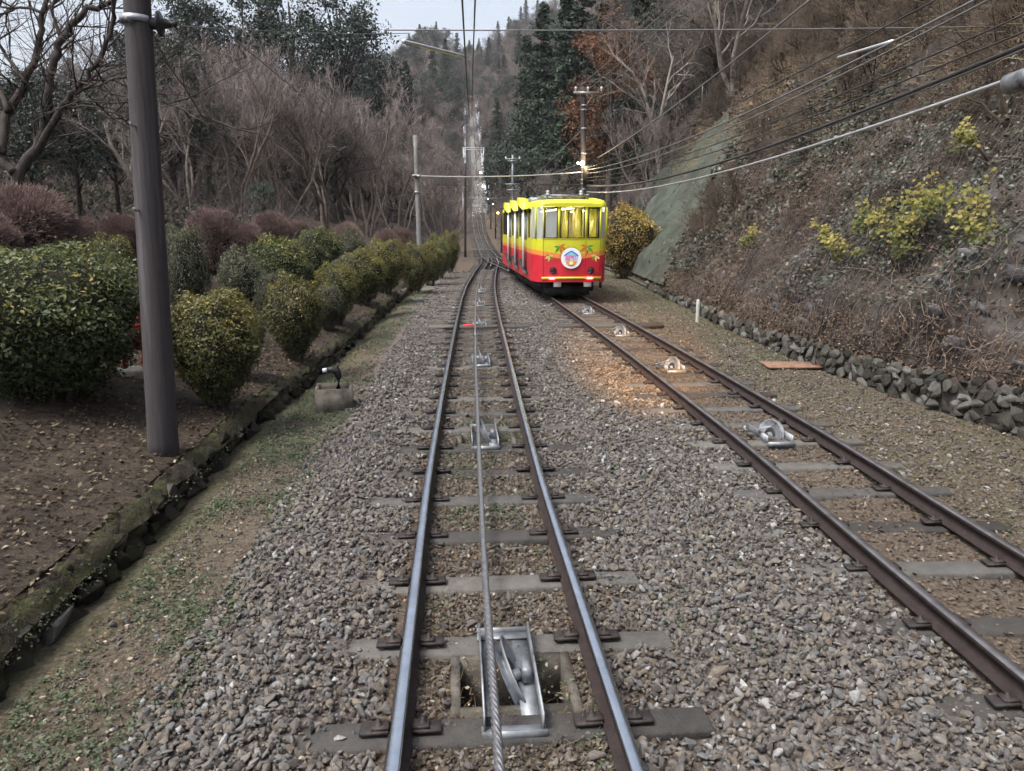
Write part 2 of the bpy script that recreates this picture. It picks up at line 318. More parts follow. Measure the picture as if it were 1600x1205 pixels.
def tag(o, label=None, cat=None, group=None, kind=None):
    for k, v in (('label', label), ('category', cat), ('group', group), ('kind', kind)):
        if v: o[k] = v
    return o
def obj(name, me, mat, parent=None, loc=None, world=True):
    o = bpy.data.objects.new(name, me); COL.objects.link(o)
    if mat is not None and len(me.materials) == 0:
        for m in (mat if isinstance(mat, (list, tuple)) else [mat]): me.materials.append(M[m] if isinstance(m, str) else m)
    if parent is not None:
        o.parent = parent
        if world: o.location = -Vector(parent.location)
    if loc is not None: o.location = loc
    return o
def empty(name, loc, label=None, cat=None, group=None, rz=0.0):
    o = bpy.data.objects.new(name, None); COL.objects.link(o); o.location = loc; o.rotation_euler = (0, 0, rz); o.empty_display_size = .2
    return tag(o, label, cat, group)
def copy_part(src, parent, **kw):
    c = src.copy(); COL.objects.link(c); c.parent = parent
    for k, v in kw.items(): setattr(c, k, v)
    return c
def scatter(name, P, rot, scl, vid, coll, kind='stuff', label=None, cat=None):
    me = bpy.data.meshes.new(name); P = np.asarray(P, np.float32); me.vertices.add(len(P)); me.vertices.foreach_set('co', P.ravel())
    a = me.attributes.new('rot', 'FLOAT_VECTOR', 'POINT'); a.data.foreach_set('vector', np.asarray(rot, np.float32).ravel())
    a = me.attributes.new('scl', 'FLOAT_VECTOR', 'POINT'); a.data.foreach_set('vector', np.asarray(scl, np.float32).ravel())
    a = me.attributes.new('vid', 'INT', 'POINT'); a.data.foreach_set('value', np.asarray(vid, np.int32))
    o = bpy.data.objects.new(name, me); COL.objects.link(o)
    g = bpy.data.node_groups.new(name + '_nodes', 'GeometryNodeTree')
    g.interface.new_socket('Geometry', in_out='INPUT', socket_type='NodeSocketGeometry'); g.interface.new_socket('Geometry', in_out='OUTPUT', socket_type='NodeSocketGeometry')
    gi = g.nodes.new('NodeGroupInput'); go = g.nodes.new('NodeGroupOutput')
    ip = g.nodes.new('GeometryNodeInstanceOnPoints'); ci = g.nodes.new('GeometryNodeCollectionInfo'); ci.inputs['Collection'].default_value = coll
    ci.inputs['Separate Children'].default_value = True; ci.inputs['Reset Children'].default_value = True
    def na(n, t):
        x = g.nodes.new('GeometryNodeInputNamedAttribute'); x.data_type = t; x.inputs['Name'].default_value = n; return x.outputs['Attribute']
    ip.inputs['Pick Instance'].default_value = True
    e2r = g.nodes.new('FunctionNodeEulerToRotation'); g.links.new(na('rot', 'FLOAT_VECTOR'), e2r.inputs[0])
    g.links.new(gi.outputs[0], ip.inputs['Points']); g.links.new(ci.outputs[0], ip.inputs['Instance'])
    g.links.new(na('vid', 'INT'), ip.inputs['Instance Index']); g.links.new(e2r.outputs[0], ip.inputs['Rotation']); g.links.new(na('scl', 'FLOAT_VECTOR'), ip.inputs['Scale'])
    g.links.new(ip.outputs[0], go.inputs[0])
    md = o.modifiers.new('scatter', 'NODES'); md.node_group = g
    return tag(o, label, cat, None, kind)
def lib(name): return bpy.data.collections.new(name)
def lib_obj(coll, name, me, mats):
    o = bpy.data.objects.new(name, me)
    for m in mats: me.materials.append(M[m])
    coll.objects.link(o); return o

# unit icosphere for rocks
def ico(sub):
    import bmesh
    bm = bmesh.new(); bmesh.ops.create_icosphere(bm, subdivisions=sub, radius=1)
    V = np.array([v.co[:] for v in bm.verts]); T = np.array([[v.index for v in f.verts] for f in bm.faces]); bm.free(); return V, T
ICO1, ICO2, ICO3 = ico(1), ico(2), ico(3)
def crushed(seed, n=10, dims=(1.1, .85, .62)):                          # angular crushed stone: hull of a few random points
    import bmesh
    g = np.random.default_rng(seed); P = g.normal(size=(n, 3)); P /= np.linalg.norm(P, axis=1)[:, None]; P *= g.uniform(.8, 1.1, (n, 1)) * np.array(dims)
    bm = bmesh.new(); [bm.verts.new(q) for q in P]; r = bmesh.ops.convex_hull(bm, input=bm.verts)
    bmesh.ops.bevel(bm, geom=list(bm.edges), offset=.045, segments=1, affect='EDGES'); bmesh.ops.triangulate(bm, faces=bm.faces)
    bm.verts.index_update(); V = np.array([v.co[:] for v in bm.verts]); T = np.array([[v.index for v in f.verts] for f in bm.faces]); bm.free(); return V, T
def rock(seed, sub=ICO2, rough=.22, flatn=5):
    g = np.random.default_rng(seed); V, T = sub[0].copy(), sub[1]
    for _ in range(flatn):                                            # chop facets
        n = g.normal(size=3); n /= np.linalg.norm(n); d = g.uniform(.36, .68); t = V @ n
        V = V - np.where(t > d, t - d, 0)[:, None] * n
    V = V / np.abs(V).max() * (1 + rough * g.uniform(-.3, .3, (len(V), 1))); return V * g.uniform(.8, 1.15, 3), T
# ================================================================== THE GROUND AND SLOPES
PIT_Y = [3.99 + 5.1 * i for i in range(4)]                            # pulley pits between the rails
def gnoise(X, Y): return .02 * np.sin(X * 5.1 + Y * 2.3) * np.sin(Y * 3.7 - X * 2.1) * (Y < 40)
def shoulder(X, Y): return .06 * np.exp(-((X + 1.05) / .45) ** 2) * (Y < 22) + .05 * np.exp(-((X - 2.1) / .6) ** 2) * (Y < 30) - .09 * np.exp(-((X - xk(Y) - .1) / .16) ** 2) * (Y < 45)
def ground_z(X, Y): return prof(Y) + gnoise(X, Y) + shoulder(X, Y)
def garden_z(X, Y): return left_z(X, Y) + .05 * np.sin(X * 2.7 + Y * 1.3) * np.sin(Y * 1.9) * np.clip((xk(Y) - X), 0, 1)
def grid_mesh(name, Xg, Y, Zg, keep=None, attrs=None, smooth=True):
    ny, nx = Xg.shape
    V = np.stack([Xg, np.broadcast_to(Y[:, None], Xg.shape), Zg], -1).reshape(-1, 3)
    i = np.arange(ny - 1)[:, None] * nx + np.arange(nx - 1)[None]
    Q = np.stack([i, i + 1, i + nx + 1, i + nx], -1)
    Q = Q[keep] if keep is not None else Q.reshape(-1, 4)
    return mesh_np(name, V, Q, None, None, smooth, attrs)
pit_edges = sorted([p + s * .235 for p in PIT_Y for s in (-1, 1)])
Yl = np.unique(np.round(np.concatenate([np.arange(-6, 32, .16), np.arange(32, 62, .5), np.arange(62, 430, 4), pit_edges]), 4))
pitx = lambda Y: tx(Y) + .05
fx = np.unique(np.round(np.concatenate([np.linspace(-1.3, 5.4, 34), [-.1, .1]]), 3))
rows = []
for Y in Yl:
    o_ = off(Y) if Y > 58 else 0.0
    a, b = xk(Y) - .25, xb(Y) + .4
    mid = np.linspace(-1.0, 5.2, 32) + o_
    if Y < 30:                                                       # two grid lines follow the pit edges
        c = float(pitx(Y)); i0 = int(np.argmin(np.abs(mid - (c - .3)))); i1 = int(np.argmin(np.abs(mid - (c + .32))))
        mid[i0] = c - .3; mid[i1] = c + .32
    rows.append(np.concatenate([np.linspace(a, mid[0], 9)[:-1], mid, np.linspace(mid[-1], b, 9)[1:]]))
Xg = np.array(rows)
Yb = np.broadcast_to(Yl[:, None], Xg.shape)
Zg = ground_z(Xg, Yb)
keep = np.ones((Xg.shape[0] - 1, Xg.shape[1] - 1), bool)
for i in range(len(Yl) - 1):
    ym = (Yl[i] + Yl[i + 1]) / 2
    if any(abs(ym - p) < .235 for p in PIT_Y):
        xm = (Xg[i, 1:] + Xg[i, :-1]) / 2; keep[i] = ~((xm > pitx(ym) - .3) & (xm < pitx(ym) + .32))
moss = np.clip(1 - (Xg - xk(Yb)) / .95, 0, 1) * (Yb < 60) + np.clip(1 - (xb(Yb) - Xg) / 1.2, 0, 1) * .8 * (Yb > 14) * (Yb < 60) + .55 * (Xg > 4.3) * (Yb < 45) + .3 * (np.abs(Xg - tx(Yb)) < .5) * (Yb < 14)
grey = np.clip(np.exp(-((Xg + 1.1) / .5) ** 4) + np.exp(-((Xg - 2.1) / .75) ** 4), 0, 1) * (Yb < 45)
gme = grid_mesh('ground', Xg, Yl, Zg, keep, {'moss': moss.ravel(), 'grey': grey.ravel()})
tag(obj('ground', gme, 'ground'), kind='structure')

# garden terrace and the left hillside: one sheet from the kerb to far up the valley side
sd_ = np.concatenate([np.linspace(0, 8, 33), np.linspace(8.6, 30, 26)[0:], np.linspace(33, 260, 24)])
Yg = np.concatenate([np.arange(-14, 46, .4), np.arange(46, 120, 2.0), np.arange(120, 620, 8)])
Xg2 = xk(Yg)[:, None] - .17 - sd_[None]
Yb2 = np.broadcast_to(Yg[:, None], Xg2.shape)
Zg2 = garden_z(Xg2, Yb2)
split = 46.0
n1 = int(np.searchsorted(Yg, split)) + 1
tag(obj('garden_bed', grid_mesh('garden_bed', Xg2[:n1, :45], Yg[:n1], Zg2[:n1, :45]), 'garden'), kind='structure')
tag(obj('hillside', grid_mesh('hillside', Xg2[n1 - 1:], Yg[n1 - 1:], Zg2[n1 - 1:]), 'forest_floor'), kind='structure')
tag(obj('hillside', grid_mesh('hillside_side', Xg2[:n1, 44:], Yg[:n1], Zg2[:n1, 44:]), 'forest_floor'), kind='structure')

# right slope
us = np.concatenate([np.linspace(0, 14, 113), np.linspace(14.6, 40, 30), np.linspace(44, 200, 18)])
Ys = np.concatenate([np.arange(-10, 50, .3), np.arange(50, 120, 2), np.arange(120, 620, 8)])
Yb3, Ub = np.meshgrid(Ys, us, indexing='ij')
X3, Z3 = slope_pt(Yb3, Ub)
RNG2 = np.random.default_rng(3)
Z3 = Z3 + (RNG2.normal(size=Z3.shape) * .012) * (Yb3 < 50) * (Ub > .3) * (Ub < 14)
n2 = int(np.searchsorted(Ys, 60)) + 1
tag(obj('slope', grid_mesh('slope', X3[:n2], Ys[:n2], Z3[:n2]), 'slope_earth'), kind='structure')
tag(obj('hillside', grid_mesh('hillside_right', X3[n2 - 1:], Ys[n2 - 1:], Z3[n2 - 1:]), 'forest_floor'), kind='structure')

# sprayed-concrete face behind the car
Yc = np.arange(27.5, 50.01, .5); uc = np.linspace(0, 1, 22)
utop = np.interp(Yc, [27.5, 30, 33, 36, 40, 45, 50], [.3, 2.2, 6.3, 8.6, 9.6, 9.0, 7.5]) + .35 * np.sin(Yc * 1.9) + .2 * np.sin(Yc * 4.3)
Ubc = uc[None] * utop[:, None]; Ybc = np.broadcast_to(Yc[:, None], Ubc.shape)
Xc, Zc = slope_pt(Ybc, Ubc); Xc = Xc - .16; Zc = Zc + .12
tag(obj('concrete_slope_face', grid_mesh('concrete_slope_face', Xc, Yc, Zc), 'sprayed'), kind='structure')

# ================================================================== WALL STONES (right) AND KERB STONES (left)
rock_mes = []
for i in range(8):
    V, T = rock(100 + i, ICO3, .06, 9); me = mesh_np('stone', V, None, T, None, False); me.materials.append(M['stone']); rock_mes.append(me)
moss_mes = []
for i in range(8):
    V, T = rock(140 + i, ICO3, .10, 9); me = mesh_np('kerb_stone', V, None, T, None, False); me.materials.append(M['stone_moss']); moss_mes.append(me)
wall = empty('stone_wall', (float(xb(10)), 10, 0), 'low dry stone retaining wall of rough grey stones at the foot of the steep slope', 'wall')
Yw = np.arange(-3, 52, .4)
core = MB()
Vw = []; 
for Y in Yw: Vw += [(xb(Y) + .12, Y, prof(Y) - .2), (xb(Y) + .2, Y, prof(Y) + hw(Y) - .06), (xb(Y) + .6, Y, prof(Y) + hw(Y) - .04)]
Q = []
for i in range(len(Yw) - 1):
    for j in (0, 1): a = i * 3 + j; Q.append((a, a + 3, a + 4, a + 1))
core.add(Vw, Q); obj('wall_core', core.mesh('wall_core'), 'mortar', wall)
rr = random.Random(5); cnt = 0
Y = 6.2
Y_END = 31
while Y < 31:
    if cnt > 292: Y_END = Y; break
    h = float(hw(Y)); z_ = 0.0; k = 0; wcol = rr.uniform(.14, .23) + .006 * max(0, Y - 10)
    while z_ < h - .05 and cnt < 300:
        hs_ = min(rr.uniform(.11, .21) + .004 * max(0, Y - 10), h - z_ + .06); yy = Y + rr.uniform(-.09, .09) + (.1 if k % 2 else 0)
        o = bpy.data.objects.new('stone', rr.choice(rock_mes)); COL.objects.link(o); o.parent = wall
        o.location = Vector((float(xb(yy)) + .1 + .1 * z_ + rr.uniform(-.05, .05), yy, float(prof(yy)) + z_ + hs_ * .45)) - wall.location
        o.scale = (rr.uniform(.055, .09), wcol * rr.uniform(.6, .78), hs_ * rr.uniform(.58, .72)); o.rotation_euler = (rr.uniform(-.7, .7), rr.uniform(-.2, .2), rr.uniform(-.25, .25)); cnt += 1; k += 1; z_ += hs_ * .92
    Y += wcol
far = MB()
for Y in np.arange(Y_END, 50, .26):
    for k in range(max(1, int(hw(Y) / .15))): V, T = rock(int(Y * 10) + k, ICO1, .15, 4); far.add(V * np.array([.09, .13, .1]) + np.array([xb(Y) + .1, Y + .1 * (k % 2), prof(Y) + .08 + .15 * k]), None, T)
for Y in np.arange(1.5, 6.2, .27):
    for k in range(3):
        V, T = rock(int(Y * 100) + k, ICO1, .15, 4); far.add(V * np.array([.14, .16, .15]) + np.array([xb(Y) + .1, Y, prof(Y) + .12 + .24 * k]), None, T)
fo = obj('stone_row', far.mesh('far_stones'), 'stone', wall); tag(fo, kind='stuff')

kerb = empty('stone_kerb', (float(xk(8)), 8, 0), 'mossy dark stone kerb wall along the edge of the shrub garden', 'kerb')
kc = MB(); Vw = []
for Y in Yw: Vw += [(xk(Y) - .1, Y, prof(Y) - .25), (xk(Y) - .08, Y, prof(Y) + .22), (xk(Y) - .45, Y, prof(Y) + .24)]
kc.add(Vw, [(q[3], q[2], q[1], q[0]) for q in Q]); obj('kerb_core', kc.mesh('kerb_core'), 'mortar', kerb)
Y = 2.6; cnt = 0
while Y < 27 and cnt < 290:
    l_ = rr.uniform(.16, .42)
    for k in range(2):
        yy = Y + rr.uniform(-.06, .06) + k * .13
        o = bpy.data.objects.new('stone', rr.choice(moss_mes)); COL.objects.link(o); o.parent = kerb
        o.location = Vector((float(xk(yy)) - .03 - .06 * k + rr.uniform(-.05, .04), yy, float(prof(yy)) + (.0, .155)[k] + rr.uniform(-.035, .03))) - kerb.location
        o.scale = (rr.uniform(.07, .12), l_ * rr.uniform(.55, .75), rr.uniform(.1, .14)); o.rotation_euler = (rr.uniform(-.3, .3), rr.uniform(-.25, .25), rr.uniform(-.2, .2)); cnt += 1
    Y += l_ * .85
far = MB()
for Y in np.arange(27, 47, .3):
    V, T = rock(int(Y * 10) + 5, ICO1, .15, 4); far.add(V * np.array([.14, .17, .15]) + np.array([xk(Y) - .03, Y, prof(Y) + .12]), None, T)
tag(obj('stone_row', far.mesh('far_kerb_stones'), 'stone_moss', kerb), kind='stuff')

# earth and moss slumped over the kerb
M['kerb_earth'] = pmat('mossy_earth', [(.3, (.016, .013, .010)), (.45, (.036, .029, .022)), (.56, (.04, .042, .016)), (.72, (.065, .055, .042))], 5, .97, bmp=1.0, bscale=36)
Ye = np.arange(1.8, 46, .09); te = np.linspace(0, 1, 9)
gE = np.random.default_rng(21); nE = gE.normal(size=len(Ye)); nE = np.convolve(nE, np.hanning(13) / 3, 'same'); reach = np.clip(.07 + .045 * nE, .01, .17)
jE = gE.normal(size=(len(Ye), 9)) * .012
xE = xk(Ye)[:, None] - .27 + te[None] * (.25 + reach[:, None] * .22); zE = prof(Ye)[:, None] + .292 + .008 * np.sin(Ye * 2.2)[:, None] - (te[None] ** 4) * (reach[:, None] + .06) + jE - .06 * (te[None] == 0)
eo = obj('earth_cap', grid_mesh('earth_cap', xE + jE * .8, Ye, zE), 'kerb_earth', kerb)
# ================================================================== TRACKS
RAILP = [(-.062, 0), (.062, 0), (.062, .012), (.012, .028), (.012, .098), (.034, .108), (.034, .138), (.026, .146), (-.026, .146), (-.034, .138), (-.034, .108), (-.012, .098), (-.012, .028), (-.062, .012)]
def sweep_rail(name, fxc, o_, Y0, Y1, parent, topmat='rail_top', dz=0.0, step=.5, scale=1.0):
    Ya = np.arange(Y0, Y1 + .01, step); c = fxc(Ya); d = np.gradient(c, Ya); n = 1 / np.sqrt(1 + d * d)
    k = len(RAILP); V = []
    for Yi, ci, di, ni in zip(Ya, c, d, n):
        for (u, z) in RAILP:
            s_ = o_ + u * scale; V.append((ci + s_ * ni, Yi - s_ * di * ni, prof(Yi) + .052 + z + dz))
    Q = [(i * k + j, i * k + (j + 1) % k, (i + 1) * k + (j + 1) % k, (i + 1) * k + j) for i in range(len(Ya) - 1) for j in range(k)]
    me = mesh_np(name, V, Q); me.materials.append(M['rail_side']); me.materials.append(M[topmat])
    mi = np.array([1 if (q % k) in (6, 7, 8) else 0 for q in range(len(Q))], np.int32); me.polygons.foreach_set('material_index', mi)
    return obj(name, me, None, parent)
sleeper_b = MB(); 
def bev_box(mb, c, d, b):                                              # box with chamfered top edges
    x, y, z = d[0] / 2, d[1] / 2, d[2] / 2
    P = [(-x, -y, -z), (x, -y, -z), (x, y, -z), (-x, y, -z), (-x, -y, z - b), (x, -y, z - b), (x, y, z - b), (-x, y, z - b), (-x + b, -y + b, z), (x - b, -y + b, z), (x - b, y - b, z), (-x + b, y - b, z)]
    Qs = [(0, 3, 2, 1), (8, 9, 10, 11)] + [(i, (i + 1) % 4, 4 + (i + 1) % 4, 4 + i) for i in range(4)] + [(4 + i, 4 + (i + 1) % 4, 8 + (i + 1) % 4, 8 + i) for i in range(4)]
    return mb.add(np.array(P) + np.array(c), Qs)
sl_me = bev_box(MB(), (0, 0, -.03), (2.2, .22, .14), .015).mesh('sleeper'); sl_me.materials.append(M['sleeper'])
cm = MB(); bev_box(cm, (.0, 0, -.006), (.15, .095, .022), .005); bev_box(cm, (.03, 0, .012), (.09, .07, .02), .005)
clip_me = cm.mesh('clip_plate'); clip_me.materials.append(M['clip'])
bolt_me = MB().lathe([(0, .026), (.012, .026), (.012, .008), (.019, .008), (.021, .0), (.026, -.002)], 6).mesh('bolt'); bolt_me.materials.append(M['clip'])
def railway(name, label, fxc, Y0, Y1, topmat, nbolt):
    t = empty(name, (float(fxc(6)), 6, 0), label, 'railway track')
    n = 0; Y = 3.55 - .85 * 2
    while Y < Y1:
        c = float(fxc(Y)); rz = -math.atan(float(fxc(Y + .2) - fxc(Y - .2)) / .4); z = float(prof(Y)); j = rr.uniform(-.02, .02)
        s = bpy.data.objects.new('sleeper', sl_me); COL.objects.link(s); s.parent = t
        s.location = Vector((c + j, Y, z + .0 + rr.uniform(-.012, .008))) - t.location; s.rotation_euler = (0, 0, rz + rr.uniform(-.015, .015))
        for q in (-.56, .56):
            for e in (-1, 1):
                p = bpy.data.objects.new('clip_plate', clip_me); COL.objects.link(p); p.parent = t
                p.location = Vector((c + q + e * .135, Y, z + .072)) - t.location; p.rotation_euler = (0, 0, rz + (PI if e > 0 else 0))
                if n < nbolt:
                    b = bpy.data.objects.new('bolt', bolt_me); COL.objects.link(b); b.parent = p; b.location = (.02, 0, .024)
        n += 1; Y += .85
    for q in (-.56, .56): sweep_rail('rail', fxc, q, Y0, Y1 + .5, t, topmat, 0 if q < 0 else .001)
    return t
trk1 = railway('railway_track', 'near railway track with bright polished rails and a haul cable between them', tx, -2, 57.5, 'rail_top', 14)
trk2 = railway('railway_track', 'right railway track with dull brown rails running under the yellow and red car', rx, -2, 57.0, 'rail_dull', 12)
trk3 = empty('railway_track', (2.4, 60, 0), 'distant single railway track climbing the steep hill beyond the switch', 'railway track')
for q in (-.56, .56): sweep_rail('rail', tx, q, 57.8, 420, trk3, 'rail_top', .004, 2.0, 1.3)
Y = 58.5
while Y < 150:
    s = bpy.data.objects.new('sleeper', sl_me); COL.objects.link(s); s.parent = trk3
    sl = math.atan(float(prof(Y + 1) - prof(Y - 1)) / 2); s.location = Vector((float(tx(Y)), Y, float(prof(Y)) + .01)) - trk3.location; s.rotation_euler = (sl, 0, 0); Y += .9
# switch: guide rails and castings between the converging tracks
sw = empty('track_switch', (2.0, 52, float(prof(52))), 'steel switch guide rails where the two tracks join behind the car', 'rail switch')
for fxc, o_ in ((tx, -.12), (tx, .16), (rx, -.16), (rx, .12)): sweep_rail('guide_rail', fxc, o_, 44.5, 57.4, sw, 'rail_top', .006, .5, .8)
for Y in (46, 48.5, 51, 53.5, 56):
    c = float(tx(Y) + rx(Y)) / 2; obj('tie_plate', bev_box(MB(), (c, Y, prof(Y) + .035), (2.0, .3, .05), .01).mesh('tie_plate'), 'clip', sw)

# haul rope: six strands laid round each other
def rope(name, path_fn, Y0, Y1, r, parent=None, step=.012, pitch=.3, strands=6, seg=5):
    Ya = np.arange(Y0, Y1, step); P = np.array([path_fn(y) for y in Ya])
    n = strands * seg; a = np.arange(n) * 2 * PI / n
    rad = r * (.80 + .24 * np.abs(np.sin(a * strands / 2)))
    ph = 2 * PI * Ya / pitch
    ang_ = a[None] + ph[:, None]
    V = np.stack([P[:, 0:1] + rad * np.cos(ang_), np.broadcast_to(P[:, 1:2], ang_.shape), P[:, 2:3] + rad * np.sin(ang_)], -1).reshape(-1, 3)
    i = np.arange(len(Ya) - 1)[:, None] * n; j = np.arange(n)[None]; j2 = (j + 1) % n
    return mesh_np(name, V, np.stack([i + j, i + n + j, i + n + j2, i + j2], -1).reshape(-1, 4), None, None, False)
cab_x = smooth_table([(-40, .14), (4.8, .15), (6, .17), (8.2, .20), (13.5, .29), (19, .42), (25, .58), (30.4, .82), (39.4, 1.3), (49.7, 2.0), (58, 2.28), (120, 2.8), (250, 4.55), (400, 9), (700, 20)], 3)
cab_z = lambda Y: prof(Y) + .3 + .02 * math.cos((Y - 4) * 2 * PI / 5.1)
cable = empty('haul_cable', (.15, 4, 0), 'twisted grey steel haul cable running over the pulleys between the near rails', 'cable')
obj('wire_rope', rope('wire_rope', lambda y: (cab_x(y), y, cab_z(y)), 1.5, 16, .024), 'cable', cable)
obj('wire_rope', MB().tube([(cab_x(y), y, cab_z(y)) for y in np.arange(16, 120, 1.0)], .024, 6).mesh('far_rope'), 'cable', cable)

# pulleys
def pulley(Y, fxc, side, label, group, box=True, scale=1.0):
    c = float(fxc(Y)) + .05; z = float(prof(Y))
    t = empty('cable_pulley', (c, Y, z), label, 'pulley', group)
    def P(name, mb, mat, par=t, smooth=False):
        return obj(name, mb.mesh(name, smooth), mat, par, world=False)
    if box:
        m = MB()                                                      # pit lining with a rim a little above the stones
        x0, x1, y0, y1, b = -.3, .32, -.235, .235, .055
        for (cx, cy, sx, sy) in (((x0 - b / 2), 0, b, y1 - y0 + 2 * b), ((x1 + b / 2), 0, b, y1 - y0 + 2 * b)): m.box((cx, cy, -.2), (sx, sy, .46))
        for cy in (y0 - b / 2, y1 + b / 2): m.box(((x0 + x1) / 2, cy, -.2), (x1 - x0, b, .46))
        m.box(((x0 + x1) / 2, 0, -.45), (x1 - x0 + 2 * b, y1 - y0 + 2 * b, .04)); P('pit_lining', m, 'old_concrete')
    else:
        P('base_plate', bev_box(MB(), (0.02, 0, .035), (.5, .36, .05), .01), 'old_concrete')
    Lf = .96 if side > 0 else .7; fxo = -.02
    for e in (-1, 1):                                                 # channel-section side plates, the right one with a broad flange
        wf = .10 if e > 0 else .045; m = MB(); m.box((fxo + e * .155, 0, .085), (.01, Lf, .12)); m.box((fxo + e * (.15 - wf / 2), 0, .03), (wf, Lf, .01)); P('side_plate', m, 'galv')
    for y_ in (-Lf / 2, Lf / 2):
        m = MB(); m.box((fxo, y_, .045), (.34, .08, .012)); m.box((fxo, y_ + (.046 if y_ > 0 else -.046), .05), (.34, .012, .06)); P('end_plate', m, 'galv')
    w = MB(); R = .235; w.lathe([(.03, -.008), (R - .07, -.012), (R - .02, -.03), (R, -.03), (R, -.022), (R - .035, -.004), (R - .035, .004), (R, .022), (R, .03), (R - .02, .03), (R - .07, .012), (.03, .008)], 48, axis='X')
    w.lathe([(.0, -.05), (.035, -.05), (.035, .05), (.0, .05)], 16, axis='X')
    wo_ = P('wheel', w, 'galv', t, True)
    if side > 0: wo_.location = (fxo + .03, 0, .06); wo_.rotation_euler = (0, math.radians(-24), math.radians(3))
    else:
        wo_.location = (fxo + .02, 0, .06); wo_.rotation_euler = (0, math.radians(16), math.radians(22)); wo_.scale = (.9, .85, .85)
        m = MB(); m.box((0, 0, 0), (.06, .5, .012), rz=.45, rx=-.35); ar = P('guide_arm', m, 'galv'); ar.location = (fxo - .2, -.1, .17)
        hb_ = MB().lathe([(.0, .03), (.15, .03), (.16, .05), (.15, .07), (.14, .05), (.0, .07)], 28, axis='X'); obj('hub_flange', hb_.mesh('hub_flange'), 'dark_metal', wo_, world=False).location = (.12, 0, 0)
    for e in (-1, 1): obj('hub_ring', MB().lathe([(.055, e * .0135), (.105, e * .0145), (.11, e * .010)], 24, axis='X').mesh('hub_ring'), 'dark_metal', wo_, world=False).location = (0, 0, 0)
    hm = MB().lathe([(0, -.058), (.018, -.056), (.02, .056), (0, .058)], 8, axis='X'); obj('axle_bolt', hm.mesh('axle_bolt'), 'dark_metal', wo_, world=False).location = (0, 0, 0)
    br = MB(); bev_box(br, (fxo + .1, -.02, .1), (.05, .1, .09), .01); P('bearing_block', br, 'galv')
    return t
ordw = ['nearest', 'second', 'third', 'fourth', 'fifth', 'sixth']
for i, Y in enumerate(PIT_Y):
    pulley(Y, tx, 1, f'tilted steel cable pulley in a concrete pit, {ordw[i]} along the near track', 'pulleys under the haul cable')
for i in range(4, 6):
    pulley(3.99 + 5.1 * i, tx, 1, f'tilted steel cable pulley between the near rails, {ordw[i]} from the camera', 'pulleys under the haul cable', False)
for i, Y in enumerate((8.9, 13.3, 17.6, 21.9)):
    pulley(Y, rx, -1, ['large tilted steel pulley wheel on the right track beside the nearest joint', 'tilted pulley wheel on the right track beside the orange light patch',
                       'tilted pulley wheel on the right track just below the dark crossing cover', 'small tilted pulley wheel on the right track closest to the yellow car'][i], 'bare pulleys of the right track', False)
# dark crossing covers; the red plate paints in a reflection
cy = 19.0
for nm, fxc, lab in (('crossing_cover', tx, 'dark cable cover laid across the near track with a red reflection painted on it'), ('crossing_cover', rx, 'dark cable cover laid across the right track')):
    c = float(fxc(cy)); z = float(prof(cy)); t = empty(nm, (c, cy, z), lab, 'cable cover')
    for a, b in ((-1.25, -.64), (-.48, .48), (.64, 1.45)): obj('cover_plate', bev_box(MB(), ((a + b) / 2, 0, .06), (b - a, .5, .07), .01).mesh('cover_plate'), 'sleeper', t, world=False)
    if fxc is tx:
        mk = obj('red_reflection', bev_box(MB(), (-.26, -.1, .11), (.24, .18, .03), .005).mesh('red_reflection'), None, t, world=False); mk.data.materials.append(flat('reflection_red', (.75, .02, .025), .5)); mk['label'] = 'bright red plate painted as a reflection'
# ================================================================== BALLAST, LITTER, WEEDS
bl = lib('ballast_library'); gl = lib('gravel_library')
for i in range(7):
    V, T = crushed(200 + i, 9 + i % 4, (1.15, .85, .6)); lib_obj(bl, f'stone{i}', mesh_np('ballast_stone', V, None, T), ['ballast'])
    V, T = crushed(220 + i, 9, (1.1, .75, .5)); lib_obj(gl, f'chip{i}', mesh_np('gravel_chip', V, None, T), ['brown_gravel'])
def field(n, Y0, Y1, xa, xbn, pw=1.0):
    Y = Y0 + (Y1 - Y0) * RNG.random(n) ** pw; a = xa(Y); b = xbn(Y); return a + (b - a) * RNG.random(n), Y
def inpit(X, Y):
    m = np.zeros(len(X), bool)
    for p in PIT_Y: m |= (np.abs(Y - p) < .31) & (X > pitx(Y) - .37) & (X < pitx(Y) + .39)
    return m
def on_sleeper(X, Y, fxc):
    k = np.abs(((Y - 3.55) / .85 + .5) % 1 - .5) * .85
    return (np.abs(X - fxc(Y)) < 1.1) & (k < .12)
def lay(name, zones, coll, nv):
    Ps, Rs, Ss, Vs = [], [], [], []
    for n, Y0, Y1, xa, xbn, s0, s1, pw, lift in zones:
        X, Y = field(n, Y0, Y1, xa, xbn, pw); s = s0 + (s1 - s0) * RNG.random(n) ** 2
        ok = ~inpit(X, Y)
        for fxc in (tx, rx):
            ok &= ~(on_sleeper(X, Y, fxc) & (RNG.random(n) < (.86 if fxc is tx else .72)))
            for q in (-.56, .56): ok &= np.abs(X - fxc(Y) - q) > (.05 + s * .8)
        X, Y, s = X[ok], Y[ok], s[ok]; n = len(X)
        Ps.append(np.stack([X, Y, ground_z(X, Y) + s * .25 + lift * RNG.random(n)], -1)); Rs.append(RNG.uniform(0, 6.28, (n, 3)) * np.array([.12, .12, 1]) + RNG.normal(size=(n, 3)) * np.array([.35, .35, 0]))
        Ss.append(s[:, None] * RNG.uniform(.65, 1.45, (n, 3))); Vs.append(RNG.integers(0, nv, n))
    return scatter(name, np.vstack(Ps), np.vstack(Rs), np.vstack(Ss), np.concatenate(Vs), coll)
k1 = lambda o_: (lambda Y: np.full(np.shape(Y), o_))
